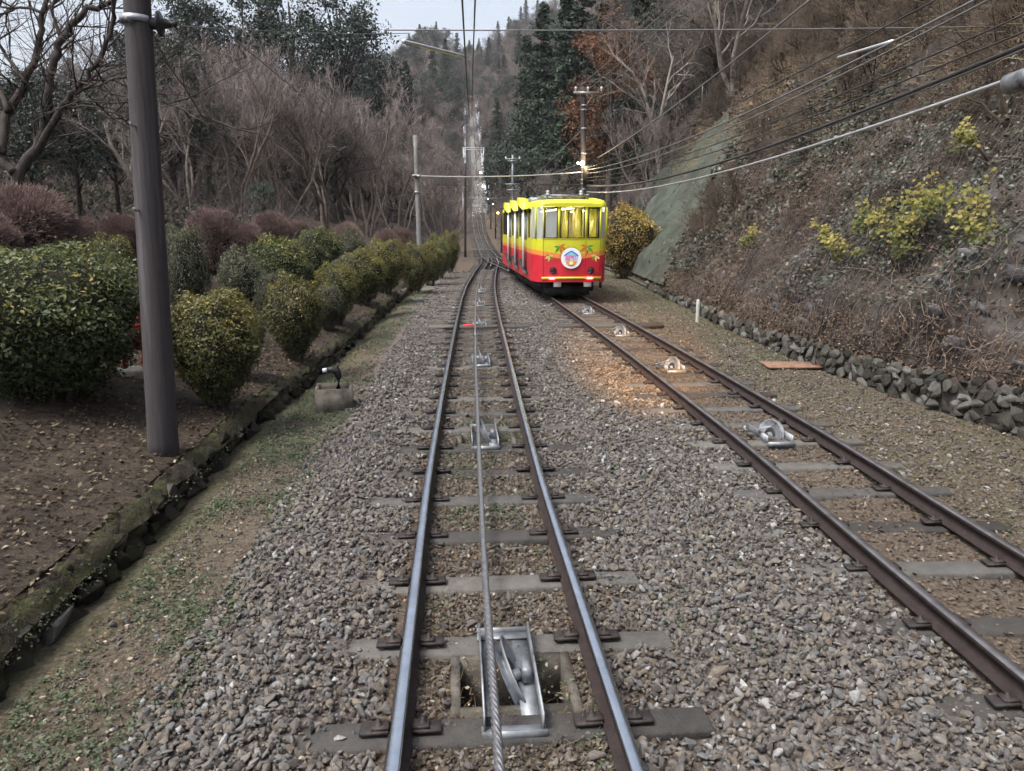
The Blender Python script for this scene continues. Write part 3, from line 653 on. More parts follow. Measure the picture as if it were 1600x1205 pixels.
lay('ballast_stones', [
    (12000, 2.2, 9, k1(-1.75), k1(-.45), .013, .036, 1.1, .03), (6500, 9, 20, lambda Y: k1(-1.7)(Y) + .02 * Y, k1(-.3), .017, .04, 1, .02), (3500, 20, 42, lambda Y: tx(Y) - 2.0, lambda Y: tx(Y) - .6, .026, .05, 1, .0),
    (21000, 2.2, 9, k1(.85), k1(3.2), .013, .036, 1.1, .03), (12000, 9, 20, k1(.9), k1(3.2), .017, .04, 1, .02), (3500, 20, 36, lambda Y: tx(Y) + .7, lambda Y: rx(Y) - .6, .026, .05, 1, .0),
    (1500, 2.2, 12, k1(-2.4), k1(-1.6), .010, .026, 1, 0), (3000, 2.5, 16, k1(4.4), k1(6.6), .014, .04, 1, 0), (1200, 14, 34, k1(4.4), lambda Y: xb(Y) - .2, .02, .045, 1, 0),
    (1800, 2.2, 12, k1(-.4), k1(.85), .012, .03, 1, 0), (2200, 2.2, 16, k1(-1.7), k1(3.2), .028, .05, 1, .03)], bl, 7)
lay('gravel', [
    (22000, 2.2, 9, k1(-.4), k1(.85), .008, .028, 1.1, .015), (7000, 9, 20, k1(-.3), k1(1.1), .012, .03, 1, .01), (3000, 20, 42, lambda Y: tx(Y) - .5, lambda Y: tx(Y) + .5, .02, .035, 1, 0),
    (11000, 3, 10, k1(3.1), k1(7.0), .009, .03, 1, .012), (8000, 10, 20, k1(3.2), k1(6.7), .013, .032, 1, .01), (5000, 20, 40, lambda Y: rx(Y) - .5, lambda Y: xb(Y) - .1, .02, .04, 1, 0),
    (9000, 2.2, 14, k1(-2.6), k1(-1.5), .006, .02, 1, 0), (7000, 2.2, 16, k1(.85), k1(3.2), .008, .022, 1, .02), (4000, 2.2, 12, k1(-1.7), k1(-.5), .008, .022, 1, .02), (7000, 11, 24, k1(1.1), k1(3.2), .012, .03, 1, .02)], gl, 7)
rl = lib('rusty_gravel_library')
M['rust_gravel'] = stone_mat('rust_stained_gravel', [(0, (.05, .032, .024)), (.5, (.10, .062, .044)), (1, (.16, .10, .07))])
for i in range(4): V, T = crushed(240 + i, 9, (1.1, .8, .55)); lib_obj(rl, f'rusty{i}', mesh_np('rusty_chip', V, None, T), ['rust_gravel'])
lay('rusty_gravel', [(900, 2.2, 14, (lambda f, q: lambda Y: f(Y) + q - .24)(f, q), (lambda f, q: lambda Y: f(Y) + q + .24)(f, q), .010, .028, 1.1, .02) for f in (tx, rx) for q in (-.56, .56)], rl, 4)
# fallen leaves
def litter(name, zones, mat, zf):
    mb = MB()
    for n, Y0, Y1, xa, xbn, s0, s1 in zones:
        X, Y = field(n, Y0, Y1, xa, xbn); z = np.array([zf(x, y) for x, y in zip(X, Y)]) if zf else ground_z(X, Y)
        N = RNG.normal(size=(n, 3)) * .38 + np.array([0, 0, 1]); s = RNG.uniform(s0, s1, n)
        mb.leaves(np.stack([X, Y, z + .012 + RNG.random(n) * .025], -1), N, s, .6, RNG.random(n) ** 1.1)
    return tag(obj(name, mb.mesh(name, rnd=True), mat), kind='stuff')
litter('fallen_leaves', [(3600, 2.4, 14, k1(-.5), k1(1.0), .015, .04), (2500, 2.4, 12, k1(.9), k1(3.2), .012, .035), (900, 2.4, 10, k1(-1.8), k1(-.5), .012, .035), (9000, 3, 20, k1(3.2), lambda Y: xb(Y), .02, .055), (2500, 20, 36, k1(4.2), lambda Y: xb(Y), .03, .06), (2200, 11, 26, k1(-1), k1(3.2), .025, .05), (5200, 2.4, 20, lambda Y: xk(Y) + .05, lambda Y: xk(Y) + 1.1, .012, .04), (1500, 34, 56, lambda Y: xk(Y) - .1, lambda Y: tx(Y) - .6, .04, .08)], 'litter', None)
litter('fallen_leaves', [(22000, 2, 14, lambda Y: xk(Y) - 5.5, lambda Y: xk(Y) - .1, .025, .065), (9000, 12, 32, lambda Y: xk(Y) - 8, lambda Y: xk(Y) - .1, .04, .08)], 'litter_dark', lambda x, y: float(garden_z(x, y)))
# weeds: little rosettes of leaves
wm = MB()
def rosettes(n, Y0, Y1, xa, xbn, R, thresh):
    X, Y = field(n, Y0, Y1, xa, xbn)
    nz = np.sin(X * 3.1 + 1.7 * np.sin(Y * 1.3)) * np.sin(Y * 2.1 + X) + RNG.normal(size=len(X)) * .35; ok = nz > thresh; X, Y = X[ok], Y[ok]
    for x, y in zip(X, Y):
        m = RNG.integers(5, 12); a = RNG.uniform(0, 6.28, m); d = RNG.random(m) * R
        P = np.stack([x + d * np.cos(a), y + d * np.sin(a), ground_z(x, y) + .012 + RNG.random(m) * R * .5], -1)
        wm.leaves(P, RNG.normal(size=(m, 3)) * .45 + np.array([0, 0, 1]), RNG.uniform(.014, .032, m) * (1 + .02 * y), .6, np.clip(RNG.normal(.5, .25, m), 0, 1))
rosettes(4200, 2.4, 13, lambda Y: xk(Y) + .12, lambda Y: xk(Y) + 1.15, .06, -.12)
rosettes(1500, 13, 30, lambda Y: xk(Y) + .15, lambda Y: xk(Y) + .9, .09, -.2)
rosettes(1500, 2.4, 10, lambda Y: tx(Y) - .5, lambda Y: tx(Y) + .55, .06, .25)
rosettes(600, 4, 12, k1(.95), k1(2.4), .06, .5)
rosettes(900, 14, 32, lambda Y: xb(Y) - 1.5, lambda Y: xb(Y), .1, .0)
rosettes(700, 3, 14, k1(3.3), k1(6.4), .07, .55)
tag(obj('weeds', wm.mesh('weeds', rnd=True), 'weed'), kind='stuff')
gw = MB()                                                             # dry grass blades between the rails and at the edges
def blades(n, Y0, Y1, xa, xbn, L):
    X, Y = field(n, Y0, Y1, xa, xbn); ok = np.sin(X * 4 + Y * .7) * np.sin(Y * 1.7 - X) > 0; X, Y = X[ok], Y[ok]; n = len(X)
    P0 = np.stack([X, Y, ground_z(X, Y)], -1); D = RNG.normal(size=(n, 3)) * np.array([.7, .7, .15]) + np.array([0, 0, .45]); D /= np.linalg.norm(D, axis=1)[:, None]
    gw.prisms(P0, P0 + D * (L * RNG.uniform(.5, 1.3, n))[:, None], np.full(n, .002), np.full(n, .0007), 3, RNG.random(n))
blades(2600, 2.3, 9, lambda Y: tx(Y) - .5, lambda Y: tx(Y) + .55, .07); blades(1500, 3, 16, k1(3.3), k1(6.5), .07); blades(900, 2.3, 12, lambda Y: xk(Y), lambda Y: xk(Y) + 1, .06)
tag(obj('dry_grass', gw.mesh('dry_grass', rnd=True), 'straw'), kind='stuff')

# ================================================================== VEGETATION OF THE RIGHT SLOPE
def slope_pts(n, Y0, Y1, u0, u1, up=1.0):
    Y = Y0 + (Y1 - Y0) * RNG.random(n); u = u0 + (u1 - u0) * RNG.random(n) ** up; x, z = slope_pt(Y, u); return np.stack([x, Y, z], -1), Y, u
NSL = np.array([-.84, 0, .54])
def patch(Y, u, s, ph): return np.sin(Y * .9 * s + ph + 1.4 * np.sin(u * .8 * s + ph)) * np.sin(u * 1.1 * s + 2 * ph + np.sin(Y * .6 * s)) + .35 * np.sin(Y * 3.1 * s + u * 2.7 * s)
def slope_leaves(name, n, mat, s0, s1, box, mask=None, lift=.12, spread=.7, asp=.65):
    P, Y, u = slope_pts(n, *box)
    bare = ((Y > 28) & (Y < 50) & (u < np.interp(Y, [27.5, 30, 33, 36, 40, 45, 50], [.3, 2.2, 6.0, 8.2, 9.2, 8.6, 7.2]) - .35 + RNG.normal(size=len(Y)) * .55) & (RNG.random(len(Y)) < .93))
    k = (mask(Y, u) if mask is not None else np.ones(len(Y), bool)) & ~bare; P, Y = P[k], Y[k]
    m = len(P); P = P + NSL * (.02 + RNG.random((m, 1)) ** 1.3 * lift)
    mb = MB(); mb.leaves(P, RNG.normal(size=(m, 3)) * spread + NSL + np.array([0, -.2, .25]), RNG.uniform(s0, s1, m) * np.clip(Y / 16, .8, 2.0), asp, np.clip(RNG.beta(2, 2.2, m), 0, 1))
    return tag(obj(name, mb.mesh(name, rnd=True), mat), kind='stuff')
rj = lambda Y: RNG.normal(size=len(Y)) * .35
slope_leaves('ivy', 95000, 'ivy', .055, .12, (5, 34, .7, 12, 1.0), lambda Y, u: (patch(Y, u, .55, .3) + rj(Y) + .35 - .14 * np.abs(u - 3.6)) > 0, .22)
slope_leaves('dry_leaves', 90000, 'dry_leaf', .04, .11, (5, 50, .1, 22, 1.15), lambda Y, u: (1.5 * patch(Y, u, .8, 2.1) + rj(Y) - .12 + .13 * (u - 3.6) + 1.2 * np.exp(-((u - 2.3) / .25) ** 2)) > 0, .28)
slope_leaves('fallen_leaves', 14000, 'litter', .04, .085, (4, 36, -.12, .6, 1.4), None, .05)
mo = MB()                                                             # moss and small leaves spilling over the kerb and the stone wall
for (f_, sgn, n, z0, z1) in ((xk, 1, 5200, .1, .27), (xb, -1, 2600, .3, 1.0)):
    Y = 2.4 + 26 * RNG.random(n) ** 1.4; top = .27 if sgn > 0 else hw(Y); zz = top * (z0 / .27 if sgn > 0 else z0) + (top * (1 - (z0 / .27 if sgn > 0 else z0))) * RNG.random(n) ** .6
    k = np.sin(Y * 2.3) * np.sin(Y * .7 + 1) + RNG.normal(size=n) * .4 > 0; Y, zz = Y[k], zz[k]; n = len(Y)
    P = np.stack([f_(Y) + sgn * (.06 * RNG.random(n) + (.03 if sgn > 0 else -.02)) - (sgn > 0) * .1 * (zz > .22), Y, prof(Y) + zz], -1)
    mo.leaves(P, RNG.normal(size=(n, 3)) * .5 + np.array([sgn * .8, 0, .6]), RNG.uniform(.012, .03, n), .7, RNG.beta(1.6, 4, n))
tag(obj('moss', mo.mesh('moss', rnd=True), 'leaf_dull'), kind='stuff')
st = MB()                                                             # dry vine and creeper stems
for (n, Y0, Y1, u0, u1, L, r) in ((9500, 5, 26, .2, 10, .9, .006), (4200, 20, 48, .5, 16, 1.3, .011)):
    P, Y, u = slope_pts(n, Y0, Y1, u0, u1, 1.1); D = RNG.normal(size=(n, 3)) * np.array([.35, .55, .35]) + np.array([-.1, 0, -.35]); rv = RNG.beta(2, 2, n)
    k = ~((Y > 28) & (Y < 50) & (u < np.interp(Y, [27.5, 30, 33, 36, 40, 45, 50], [.3, 2.2, 6.0, 8.2, 9.2, 8.6, 7.2]) - .35 + RNG.normal(size=len(Y)) * .55) & (RNG.random(len(Y)) < .93)); P, D, rv = P[k], D[k], rv[k]; n = len(P)
    P = P + NSL * (.03 + .16 * RNG.random((n, 1)))
    for k in range(5):
        l = L * RNG.uniform(.5, 1.2, (n, 1)) / 5; D = D / np.linalg.norm(D, axis=1)[:, None]; P2 = P + D * l
        st.prisms(P, P2, np.full(n, r * (1 - k * .13)), np.full(n, r * (1 - (k + 1) * .13)), 3, rv)
        P = P2; D = D + RNG.normal(size=(n, 3)) * .38 + NSL * RNG.normal(size=(n, 1)) * .15
tag(obj('dry_vines', st.mesh('dry_vines', rnd=True), 'dry_stem'), kind='stuff')
gr = MB()
P, Y, u = slope_pts(9000, 9, 46, 5.5, 20, .9); k = patch(Y, u, .5, 4.4) + rj(Y) > -.1; P = P[k]; n = len(P)
for k in range(2):
    D = RNG.normal(size=(n, 3)) * .5 + np.array([-.5, -.1, .5]); D /= np.linalg.norm(D, axis=1)[:, None]; L = RNG.uniform(.25, .75, (n, 1))
    P1 = P + D * L * .6; P2 = P1 + (D + np.array([-.3, 0, -.6])) * L * .5
    gr.prisms(P, P1, np.full(n, .008), np.full(n, .006), 3, RNG.random(n)); gr.prisms(P1, P2, np.full(n, .006), np.full(n, .002), 3, RNG.random(n))
tag(obj('dry_grass', gr.mesh('slope_dry_grass', rnd=True), 'straw'), kind='stuff')

ro = MB(); gk = np.random.default_rng(17)                            # bedrock showing low on the slope
for i in range(330):
    Y = gk.uniform(6, 34); u = gk.uniform(.1, 2.3) if i % 6 else gk.uniform(2.3, 6)
    if np.sin(Y * .8 + 1) + gk.normal() * .5 < -.3: continue
    x, z = slope_pt(np.array(Y), np.array(u)); V, T = rock(900 + i, ICO2, .12, 8); q = gk.uniform(.12, .34)
    Rm = np.array(Matrix.Rotation(-math.radians(32), 3, 'Y') @ Matrix.Rotation(gk.uniform(-.8, .8), 3, 'X')); ro.add((V * np.array([q * .35, q, q * .9])) @ Rm.T + np.array([float(x) + .02, Y, float(z)]), None, T)
M['bedrock'] = pmat('bedrock', [(.3, (.035, .034, .036)), (.5, (.085, .083, .088)), (.7, (.17, .168, .175))], 4, .9, bmp=.8, bscale=18)
tag(obj('rock_outcrops', ro.mesh('rock_outcrops'), 'bedrock'), kind='stuff')
# rockfall net: ropes pinned up the slope, a foot rope along the wall, wire mesh between
net = empty('slope_net', (float(xb(15)), 15, .5), 'dark rope and wire rockfall net pinned over the lower part of the steep slope', 'safety net')
def slope_path(Y, u, lift): x, z = slope_pt(np.asarray(Y, float), np.asarray(u, float)); return np.stack([x - .84 * lift, np.asarray(Y, float), z + .54 * lift], -1)
for i, Y in enumerate(np.arange(8.3, 36, 1.75)):
    uu = np.linspace(.05, 5.2 if i % 2 else 3.4, 24); obj('net_rope', MB().tube(slope_path(np.full(24, Y) + .25 * uu / 5 + .05 * np.sin(uu * 2), uu, .17), .011, 5).mesh('net_rope'), 'wire_dark', net)
for uh, nm in ((.06, 'foot_rope'), (2.6, 'net_rope')):
    yy = np.arange(6, 38, .35); obj(nm, MB().tube(slope_path(yy, np.full(len(yy), uh) + .03 * np.sin(yy * 3.6), .16), .013 if uh < 1 else .009, 5).mesh(nm), 'clip' if uh < 1 else 'wire_dark', net)
wmn = MB()
for Y in np.arange(7, 30, .16):
    uu = np.linspace(.08, 5.0, 12); p = slope_path(Y + .03 * np.sin(uu * 9 + Y * 5), uu, .15); wmn.prisms(p[:-1], p[1:], np.full(11, .0032), np.full(11, .0032), 3)
tag(obj('wire_mesh', wmn.mesh('wire_mesh'), 'wire', net), kind='stuff')

# yellow-leaved climbing shrubs on the slope
yl = [(1395, 362, 0.328, 'middle yellow-leaved bush above the net on the slope'), (1420, 392, 0.281, 'yellow-leaved bush hanging low in the centre of the slope'), (1474, 360, 0.328, 'upright yellow bush left of the big green-yellow one on the slope'), (1462, 402, 0.281, 'yellow-leaved clump just under the upright yellow bush'),
      (1530, 358, 0.484, 'largest bush on the slope, green below and yellow on top'), (1583, 402, 0.374, 'yellow-leaved bush cut by the right edge of the photo'), (1358, 420, 0.265, 'leftmost low yellow-green bush of the slope group'), (1331, 390, 0.187, 'small orange-yellow sprig beside the ivy'), (1555, 250, 0.234, 'small lone yellow-green sprig high on the right slope'), (1205, 392, 0.218, 'small pale yellow patch of leaves far left on the slope')]
for px, py, R, lab in yl:
    p = slope_hit(px, py) + NSL * .3; t = empty('yellow_shrub', tuple(p), lab, 'shrub', 'yellow-leaved shrubs on the slope')
    n = int(290 * R / .4); mb = MB(); Cn = RNG.normal(size=(7, 3)) * R * .45 + NSL * .25
    A = Cn[RNG.integers(0, 7, n)] + RNG.normal(size=(n, 3)) * R * .27 + NSL * .12
    mb.leaves(A, RNG.normal(size=(n, 3)) * .5 + NSL + np.array([0, -.5, .2]), RNG.uniform(.05, .1, n), .75, np.clip(.36 + A[:, 2] / R * .35 + RNG.normal(size=n) * .2, 0, 1), -.2)
    obj('leaves', mb.mesh('leaves', rnd=True), 'yellow_leaf', t, world=False)
    s_ = MB()
    for c in Cn: s_.tube([(.15, 0, -.2), tuple(c * .5 + np.array([.05, 0, -.05])), tuple(c)], [.014, .009, .005], 5)
    obj('stem', s_.mesh('stem'), 'bark_grey', t, world=False)
# ================================================================== CLIPPED SHRUBS
def dome_dirs(n):
    d = RNG.normal(size=(n, 3)); d /= np.linalg.norm(d, axis=1)[:, None]; return d
def dome(d, seed, low=.5):
    """unit clipped shrub: flat-topped dome on a narrowing foot, height 0..1, half-width 1"""
    ph = seed * 1.7
    lump = 1 + .09 * np.sin(5 * d[:, 0] + ph) * np.sin(4 * d[:, 1] - ph) + .05 * np.sin(9 * d[:, 2] + 7 * d[:, 0] + 2 * ph)
    x, y, z = d[:, 0], d[:, 1], d[:, 2]; rh = np.sqrt(x * x + y * y) + 1e-6
    t = np.where(z > 0, .58 + .42 * z, .58 + .52 * z)                   # height 0..1, widest a little above the middle
    r = np.where(z > 0, np.maximum(0, 1 - np.maximum(z, 0) ** 1.8) ** .56, 1 - (1 - low) * np.abs(z) ** 1.55)
    return np.stack([x / rh * r * lump, y / rh * r * lump, t * (1 + (lump - 1) * .6)], -1)
def shrub_meshes(seed, n, size, low, asp_=2.4):
    d = dome_dirs(n); gap = np.sin(7 * d[:, 0] + seed) * np.sin(6 * d[:, 1] + 2 * seed) * np.sin(7 * d[:, 2] - seed) + RNG.normal(size=n) * .12 + .35 * np.minimum(0, d[:, 2] + .25); d = d[(gap > -.34) | (RNG.random(n) < .3)]; n = len(d); S = dome(d, seed, low); dep = 1 - .2 * RNG.random(n) ** 2.0 + .05 * (RNG.random(n) < .04); c = np.array([0, 0, .55])
    P = c + (S - c) * dep[:, None] * (1 + .035 * RNG.normal(size=(n, 1)))
    N = d * .6 + RNG.normal(size=(n, 3)) * .55 + np.array([0, 0, .35])
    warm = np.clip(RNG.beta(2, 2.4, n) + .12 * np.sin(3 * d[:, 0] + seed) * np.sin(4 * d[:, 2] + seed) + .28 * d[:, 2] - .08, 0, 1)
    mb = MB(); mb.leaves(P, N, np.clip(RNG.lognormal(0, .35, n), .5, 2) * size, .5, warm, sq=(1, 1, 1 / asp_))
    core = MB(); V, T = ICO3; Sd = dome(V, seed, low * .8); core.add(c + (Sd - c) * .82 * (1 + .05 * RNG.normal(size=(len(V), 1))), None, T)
    stem = MB()
    for i in range(9):
        a = i * .7 + seed; b0 = np.array([.14 * math.cos(a), .14 * math.sin(a), -.08]); e = np.array([.62 * math.cos(a + .3), .62 * math.sin(a + .3), .42])
        stem.tube([b0, b0 * .5 + e * .5 * np.array([.7, .7, .9]), e], [.028, .02, .012], 5)
    return mb.mesh('foliage', rnd=True), core.mesh('inner_growth', True), stem.mesh('stem')
def twig_dome(seed, n):
    d = dome_dirs(n); d[:, 2] = np.where(RNG.random(n) < .35, -np.abs(d[:, 2]), np.abs(d[:, 2])); d /= np.linalg.norm(d, axis=1)[:, None]
    S = dome(d, seed, .8); c = np.array([0, 0, .4]); A = c + (S - c) * (.86 + .1 * RNG.random((n, 1))); B = c + (S - c) * (1.0 + .015 * RNG.normal(size=(n, 1))) + RNG.normal(size=(n, 3)) * np.array([.06, .06, .035])
    mb = MB(); mb.prisms(A, B, np.full(n, .007), np.full(n, .004), 3, np.clip(RNG.beta(2, 2, n) + .1 * d[:, 2], 0, 1))
    V, T = ICO3; core = MB(); Sd = dome(V, seed, .75); core.add(c + (Sd - c) * .8, None, T)
    stem = MB(); stem.tube([(0, 0, -.1), (0, 0, .5)], [.06, .03], 6)
    return mb.mesh('twig_surface', rnd=True), core.mesh('inner_growth', True), stem.mesh('stem')
SHR = {}
def shrub_kind(key, mats, variants, fn):
    out = []
    for v in range(variants):
        a, b, c = fn(v)
        for me, m in zip((a, b, c), mats): me.materials.append(M[m])
        out.append((a, b, c))
    SHR[key] = out
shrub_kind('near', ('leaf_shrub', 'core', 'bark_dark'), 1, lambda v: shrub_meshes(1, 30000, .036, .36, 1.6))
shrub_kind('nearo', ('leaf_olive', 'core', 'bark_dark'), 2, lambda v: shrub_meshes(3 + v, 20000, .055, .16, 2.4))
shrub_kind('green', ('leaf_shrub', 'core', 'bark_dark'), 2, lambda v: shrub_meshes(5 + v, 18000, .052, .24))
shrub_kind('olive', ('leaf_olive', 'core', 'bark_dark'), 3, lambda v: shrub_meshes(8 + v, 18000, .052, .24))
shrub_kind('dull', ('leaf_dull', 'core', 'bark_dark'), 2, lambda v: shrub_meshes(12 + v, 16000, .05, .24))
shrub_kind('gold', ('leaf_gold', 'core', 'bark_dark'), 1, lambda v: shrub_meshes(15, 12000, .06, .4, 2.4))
shrub_kind('brown', ('brown_hedge', 'core', 'bark_dark'), 3, lambda v: twig_dome(20 + v, 15000))
def shrub(kind, x0, x1, ytop, ybot, Y, label, v=0, depth=1.0):
    a = at((x0 + x1) / 2, ybot, Y); b = at((x0 + x1) / 2, ytop, Y); w = (x1 - x0) / 2 / F * (Y * .98)
    zg = terr(a[0], Y) - .03; zb = min(a[2], b[2] - .3); zb = max(zg, zb) if zb - zg < .25 else zg
    h = b[2] - zb; names = ('twig_surface' if kind == 'brown' else 'foliage', 'inner_growth', 'stem')
    t = empty('clipped_shrub', (a[0], Y, zb), label, 'shrub', 'clipped shrubs of the garden')
    t.scale = (w, w * depth, h); t.rotation_euler = (0, 0, rr.uniform(-.3, .3))
    for me, nm in zip(SHR[kind][v % len(SHR[kind])], names):
        o = bpy.data.objects.new(nm, me); COL.objects.link(o); o.parent = t
    return t
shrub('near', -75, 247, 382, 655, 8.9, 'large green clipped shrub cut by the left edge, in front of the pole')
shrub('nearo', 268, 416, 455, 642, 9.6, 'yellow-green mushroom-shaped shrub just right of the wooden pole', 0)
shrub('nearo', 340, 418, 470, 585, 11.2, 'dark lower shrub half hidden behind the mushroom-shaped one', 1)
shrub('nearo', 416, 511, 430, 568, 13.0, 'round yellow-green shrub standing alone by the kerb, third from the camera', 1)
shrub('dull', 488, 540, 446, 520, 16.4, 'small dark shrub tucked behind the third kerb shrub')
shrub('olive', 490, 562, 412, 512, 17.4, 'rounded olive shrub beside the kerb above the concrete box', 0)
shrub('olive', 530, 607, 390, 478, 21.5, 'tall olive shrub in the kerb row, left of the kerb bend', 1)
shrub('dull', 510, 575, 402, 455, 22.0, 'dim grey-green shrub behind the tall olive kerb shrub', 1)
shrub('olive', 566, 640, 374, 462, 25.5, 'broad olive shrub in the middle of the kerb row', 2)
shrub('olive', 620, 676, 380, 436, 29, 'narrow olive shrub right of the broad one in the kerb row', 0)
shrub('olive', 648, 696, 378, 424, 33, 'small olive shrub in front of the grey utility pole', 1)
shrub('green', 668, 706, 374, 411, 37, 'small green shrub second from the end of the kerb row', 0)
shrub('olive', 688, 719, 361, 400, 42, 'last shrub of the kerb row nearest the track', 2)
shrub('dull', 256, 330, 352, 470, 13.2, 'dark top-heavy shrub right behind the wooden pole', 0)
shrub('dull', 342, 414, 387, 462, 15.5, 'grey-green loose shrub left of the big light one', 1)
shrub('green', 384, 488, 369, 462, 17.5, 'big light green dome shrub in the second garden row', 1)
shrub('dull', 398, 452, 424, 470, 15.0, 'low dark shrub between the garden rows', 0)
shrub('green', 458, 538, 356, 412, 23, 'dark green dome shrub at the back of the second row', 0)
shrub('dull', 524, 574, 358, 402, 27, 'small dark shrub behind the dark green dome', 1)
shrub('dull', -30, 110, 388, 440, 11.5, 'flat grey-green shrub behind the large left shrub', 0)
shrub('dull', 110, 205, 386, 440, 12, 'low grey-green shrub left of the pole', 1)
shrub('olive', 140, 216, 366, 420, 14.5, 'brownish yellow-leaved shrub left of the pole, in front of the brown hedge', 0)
for i, (x0, x1, yt, yb, Y, lab) in enumerate([
    (-25, 112, 296, 410, 16.5, 'largest red-brown bare dome hedge at the left edge'), (84, 158, 342, 410, 17.0, 'red-brown dome hedge right of the largest one'), (-60, 28, 335, 400, 15, 'reddish dome hedge cut by the left edge'),
    (156, 224, 339, 392, 20, 'brown dome hedge seen left of the pole top of the garden'), (296, 372, 328, 392, 22, 'purple-brown dome hedge right of the wooden pole'), (366, 414, 352, 392, 23.5, 'small purple-brown dome hedge'),
    (392, 456, 334, 376, 28, 'brown dome hedge behind the big light green shrub'), (448, 484, 346, 374, 31, 'small brown dome hedge between green ones'), (520, 566, 350, 374, 34, 'low grey-brown dome hedge below the vase-shaped tree'),
    (584, 625, 360, 386, 36, 'purple-brown dome hedge at the back of the kerb row'), (606, 644, 358, 384, 38, 'olive-brown dome hedge left of the grey utility pole')]):
    shrub('brown', x0, x1, yt, yb, Y, lab, i)
shrub('green', 664, 702, 366, 386, 46, 'low dark evergreen shrub at the wood edge behind the kerb row', 1)
t = shrub('gold', 934, 1026, 322, 405, 37.0, 'golden-brown rounded bush right of the yellow car', 0)

# ================================================================== TREES
def grow(seed, Ht, stems, lean, levels, kids, twig_len, r0, crook=.18, up=.25, trunk_frac=.4, fan=.55):
    """bare tree: returns limb tubes (list of path, radii) and twig segments"""
    g = random.Random(seed); tubes = []; tw = [[], [], [], [], []]
    def path(p, d, L, r, n, r_end):
        pts = [p]; rad = [r]
        for i in range(n):
            d = (d + Vector((g.gauss(0, crook), g.gauss(0, crook), g.gauss(0, crook) + up * .3))).normalized(); p = p + d * (L / n); pts.append(p); rad.append(r + (r_end - r) * (i + 1) / n)
        return pts, rad, d
    def branch(p, d, L, r, lev):
        n = (6, 5, 4, 3, 2)[min(lev, 4)]; pts, rad, de = path(p, d, L, r, n, r * (.45 if lev < 2 else .45))
        if lev < levels - 2: tubes.append((pts, rad, lev))
        else:
            v = g.random()
            for i in range(n): tw[0].append(pts[i]); tw[1].append(pts[i + 1]); tw[2].append(rad[i]); tw[3].append(rad[i + 1]); tw[4].append(v)
        if lev >= levels - 1: return
        m = kids[min(lev, len(kids) - 1)]
        for q in range(m):
            f = (trunk_frac if lev == 0 else .25) + (1 - (trunk_frac if lev == 0 else .25)) * (q + g.random()) / m; f = min(f, .999)
            i = int(f * n); pp = pts[i].lerp(pts[i + 1], f * n - i); dd = (pts[i + 1] - pts[i]).normalized()
            sidev = Vector((g.gauss(0, 1), g.gauss(0, 1), g.gauss(.1, .6))); sidev = (sidev - dd * sidev.dot(dd)).normalized()
            nd = (dd * (1 - fan) + sidev * fan + Vector((0, 0, up * .4))).normalized()
            rr_ = rad[i] * g.uniform(.42, .62)
            branch(pp, nd, L * g.uniform(.5, .75) * (1 if lev else .85) * (1 - .3 * f), max(rr_, .011), lev + 1)
    for s in range(stems):
        a = s * 2.4 + g.random(); l = lean * (g.uniform(.6, 1.2) if stems > 1 else g.uniform(.3, 1))
        branch(Vector((.12 * math.cos(a) * (stems > 1), .12 * math.sin(a) * (stems > 1), -.3)), Vector((l * math.cos(a), l * math.sin(a), 1)).normalized(), Ht * g.uniform(.55, .68), r0 * (g.uniform(.6, 1) if stems > 1 else 1), 0)
    return tubes, tw
def tree_meshes(seed, Ht, stems=1, lean=.2, levels=5, kids=(6, 5, 4, 4), r0=.16, twr=1.0, **kw):
    tubes, tw = grow(seed, Ht, stems, lean, levels, kids, .5, r0, **kw)
    mb = MB()
    for pts, rad, lev in tubes: mb.tube([tuple(p) for p in pts], rad, (8, 6, 5)[min(lev, 2)], cap=False)
    tm = MB(); tm.prisms(np.array([tuple(p) for p in tw[0]]), np.array([tuple(p) for p in tw[1]]), np.array(tw[2]) * twr, np.array(tw[3]) * twr, 3, np.array(tw[4]))
    return mb.mesh('trunk', True), tm.mesh('twigs', rnd=True), (tubes, tw)
def foliage_clumps(C, R, n_each, size, seed, droop=0, asp=.5):
    n = len(C) * n_each; P = np.repeat(C, n_each, 0) + dome_dirs(n) * (RNG.random((n, 1)) ** .45) * np.repeat(R, n_each)[:, None] * np.array([1, 1, .75])
    mb = MB(); v = np.repeat(RNG.normal(0, .14, len(C)), n_each)
    mb.leaves(P, RNG.normal(size=(n, 3)) * .7 + np.array([0, 0, .6]), RNG.uniform(.7, 1.4, n) * size, asp, np.clip(RNG.beta(2, 2.6, n) + v, 0, 1)); return mb
def evergreen(seed, Ht, W_, n_cl, n_each, size):
    g = np.random.default_rng(seed); C = []
    while len(C) < n_cl:
        p = g.uniform(-1, 1, 3)
        if np.linalg.norm(p) < 1 and np.linalg.norm(p) > .3: C.append((p[0] * W_, p[1] * W_, Ht * (.62 + .36 * p[2])))
    C = np.array(C); C[:, :2] *= (1.15 - .45 * (C[:, 2] / Ht))[:, None]
    mb = foliage_clumps(C, g.uniform(.5, 1.0, n_cl) * Ht * .075 + .25, n_each, size, seed)
    tr = MB(); tr.tube([(0, 0, -.4), (.1, 0, Ht * .3), (0, .1, Ht * .6), (0, 0, Ht * .85)], [Ht * .018, Ht * .015, Ht * .01, Ht * .004], 8)
    for c in C[::3]: z0 = c[2] * .62; tr.tube([(0, 0, z0), tuple(c * np.array([.5, .5, .85]) + np.array([0, 0, .0])), tuple(c)], [Ht * .006, Ht * .004, Ht * .0015], 5)
    return tr.mesh('trunk', True), mb.mesh('crown', rnd=True)
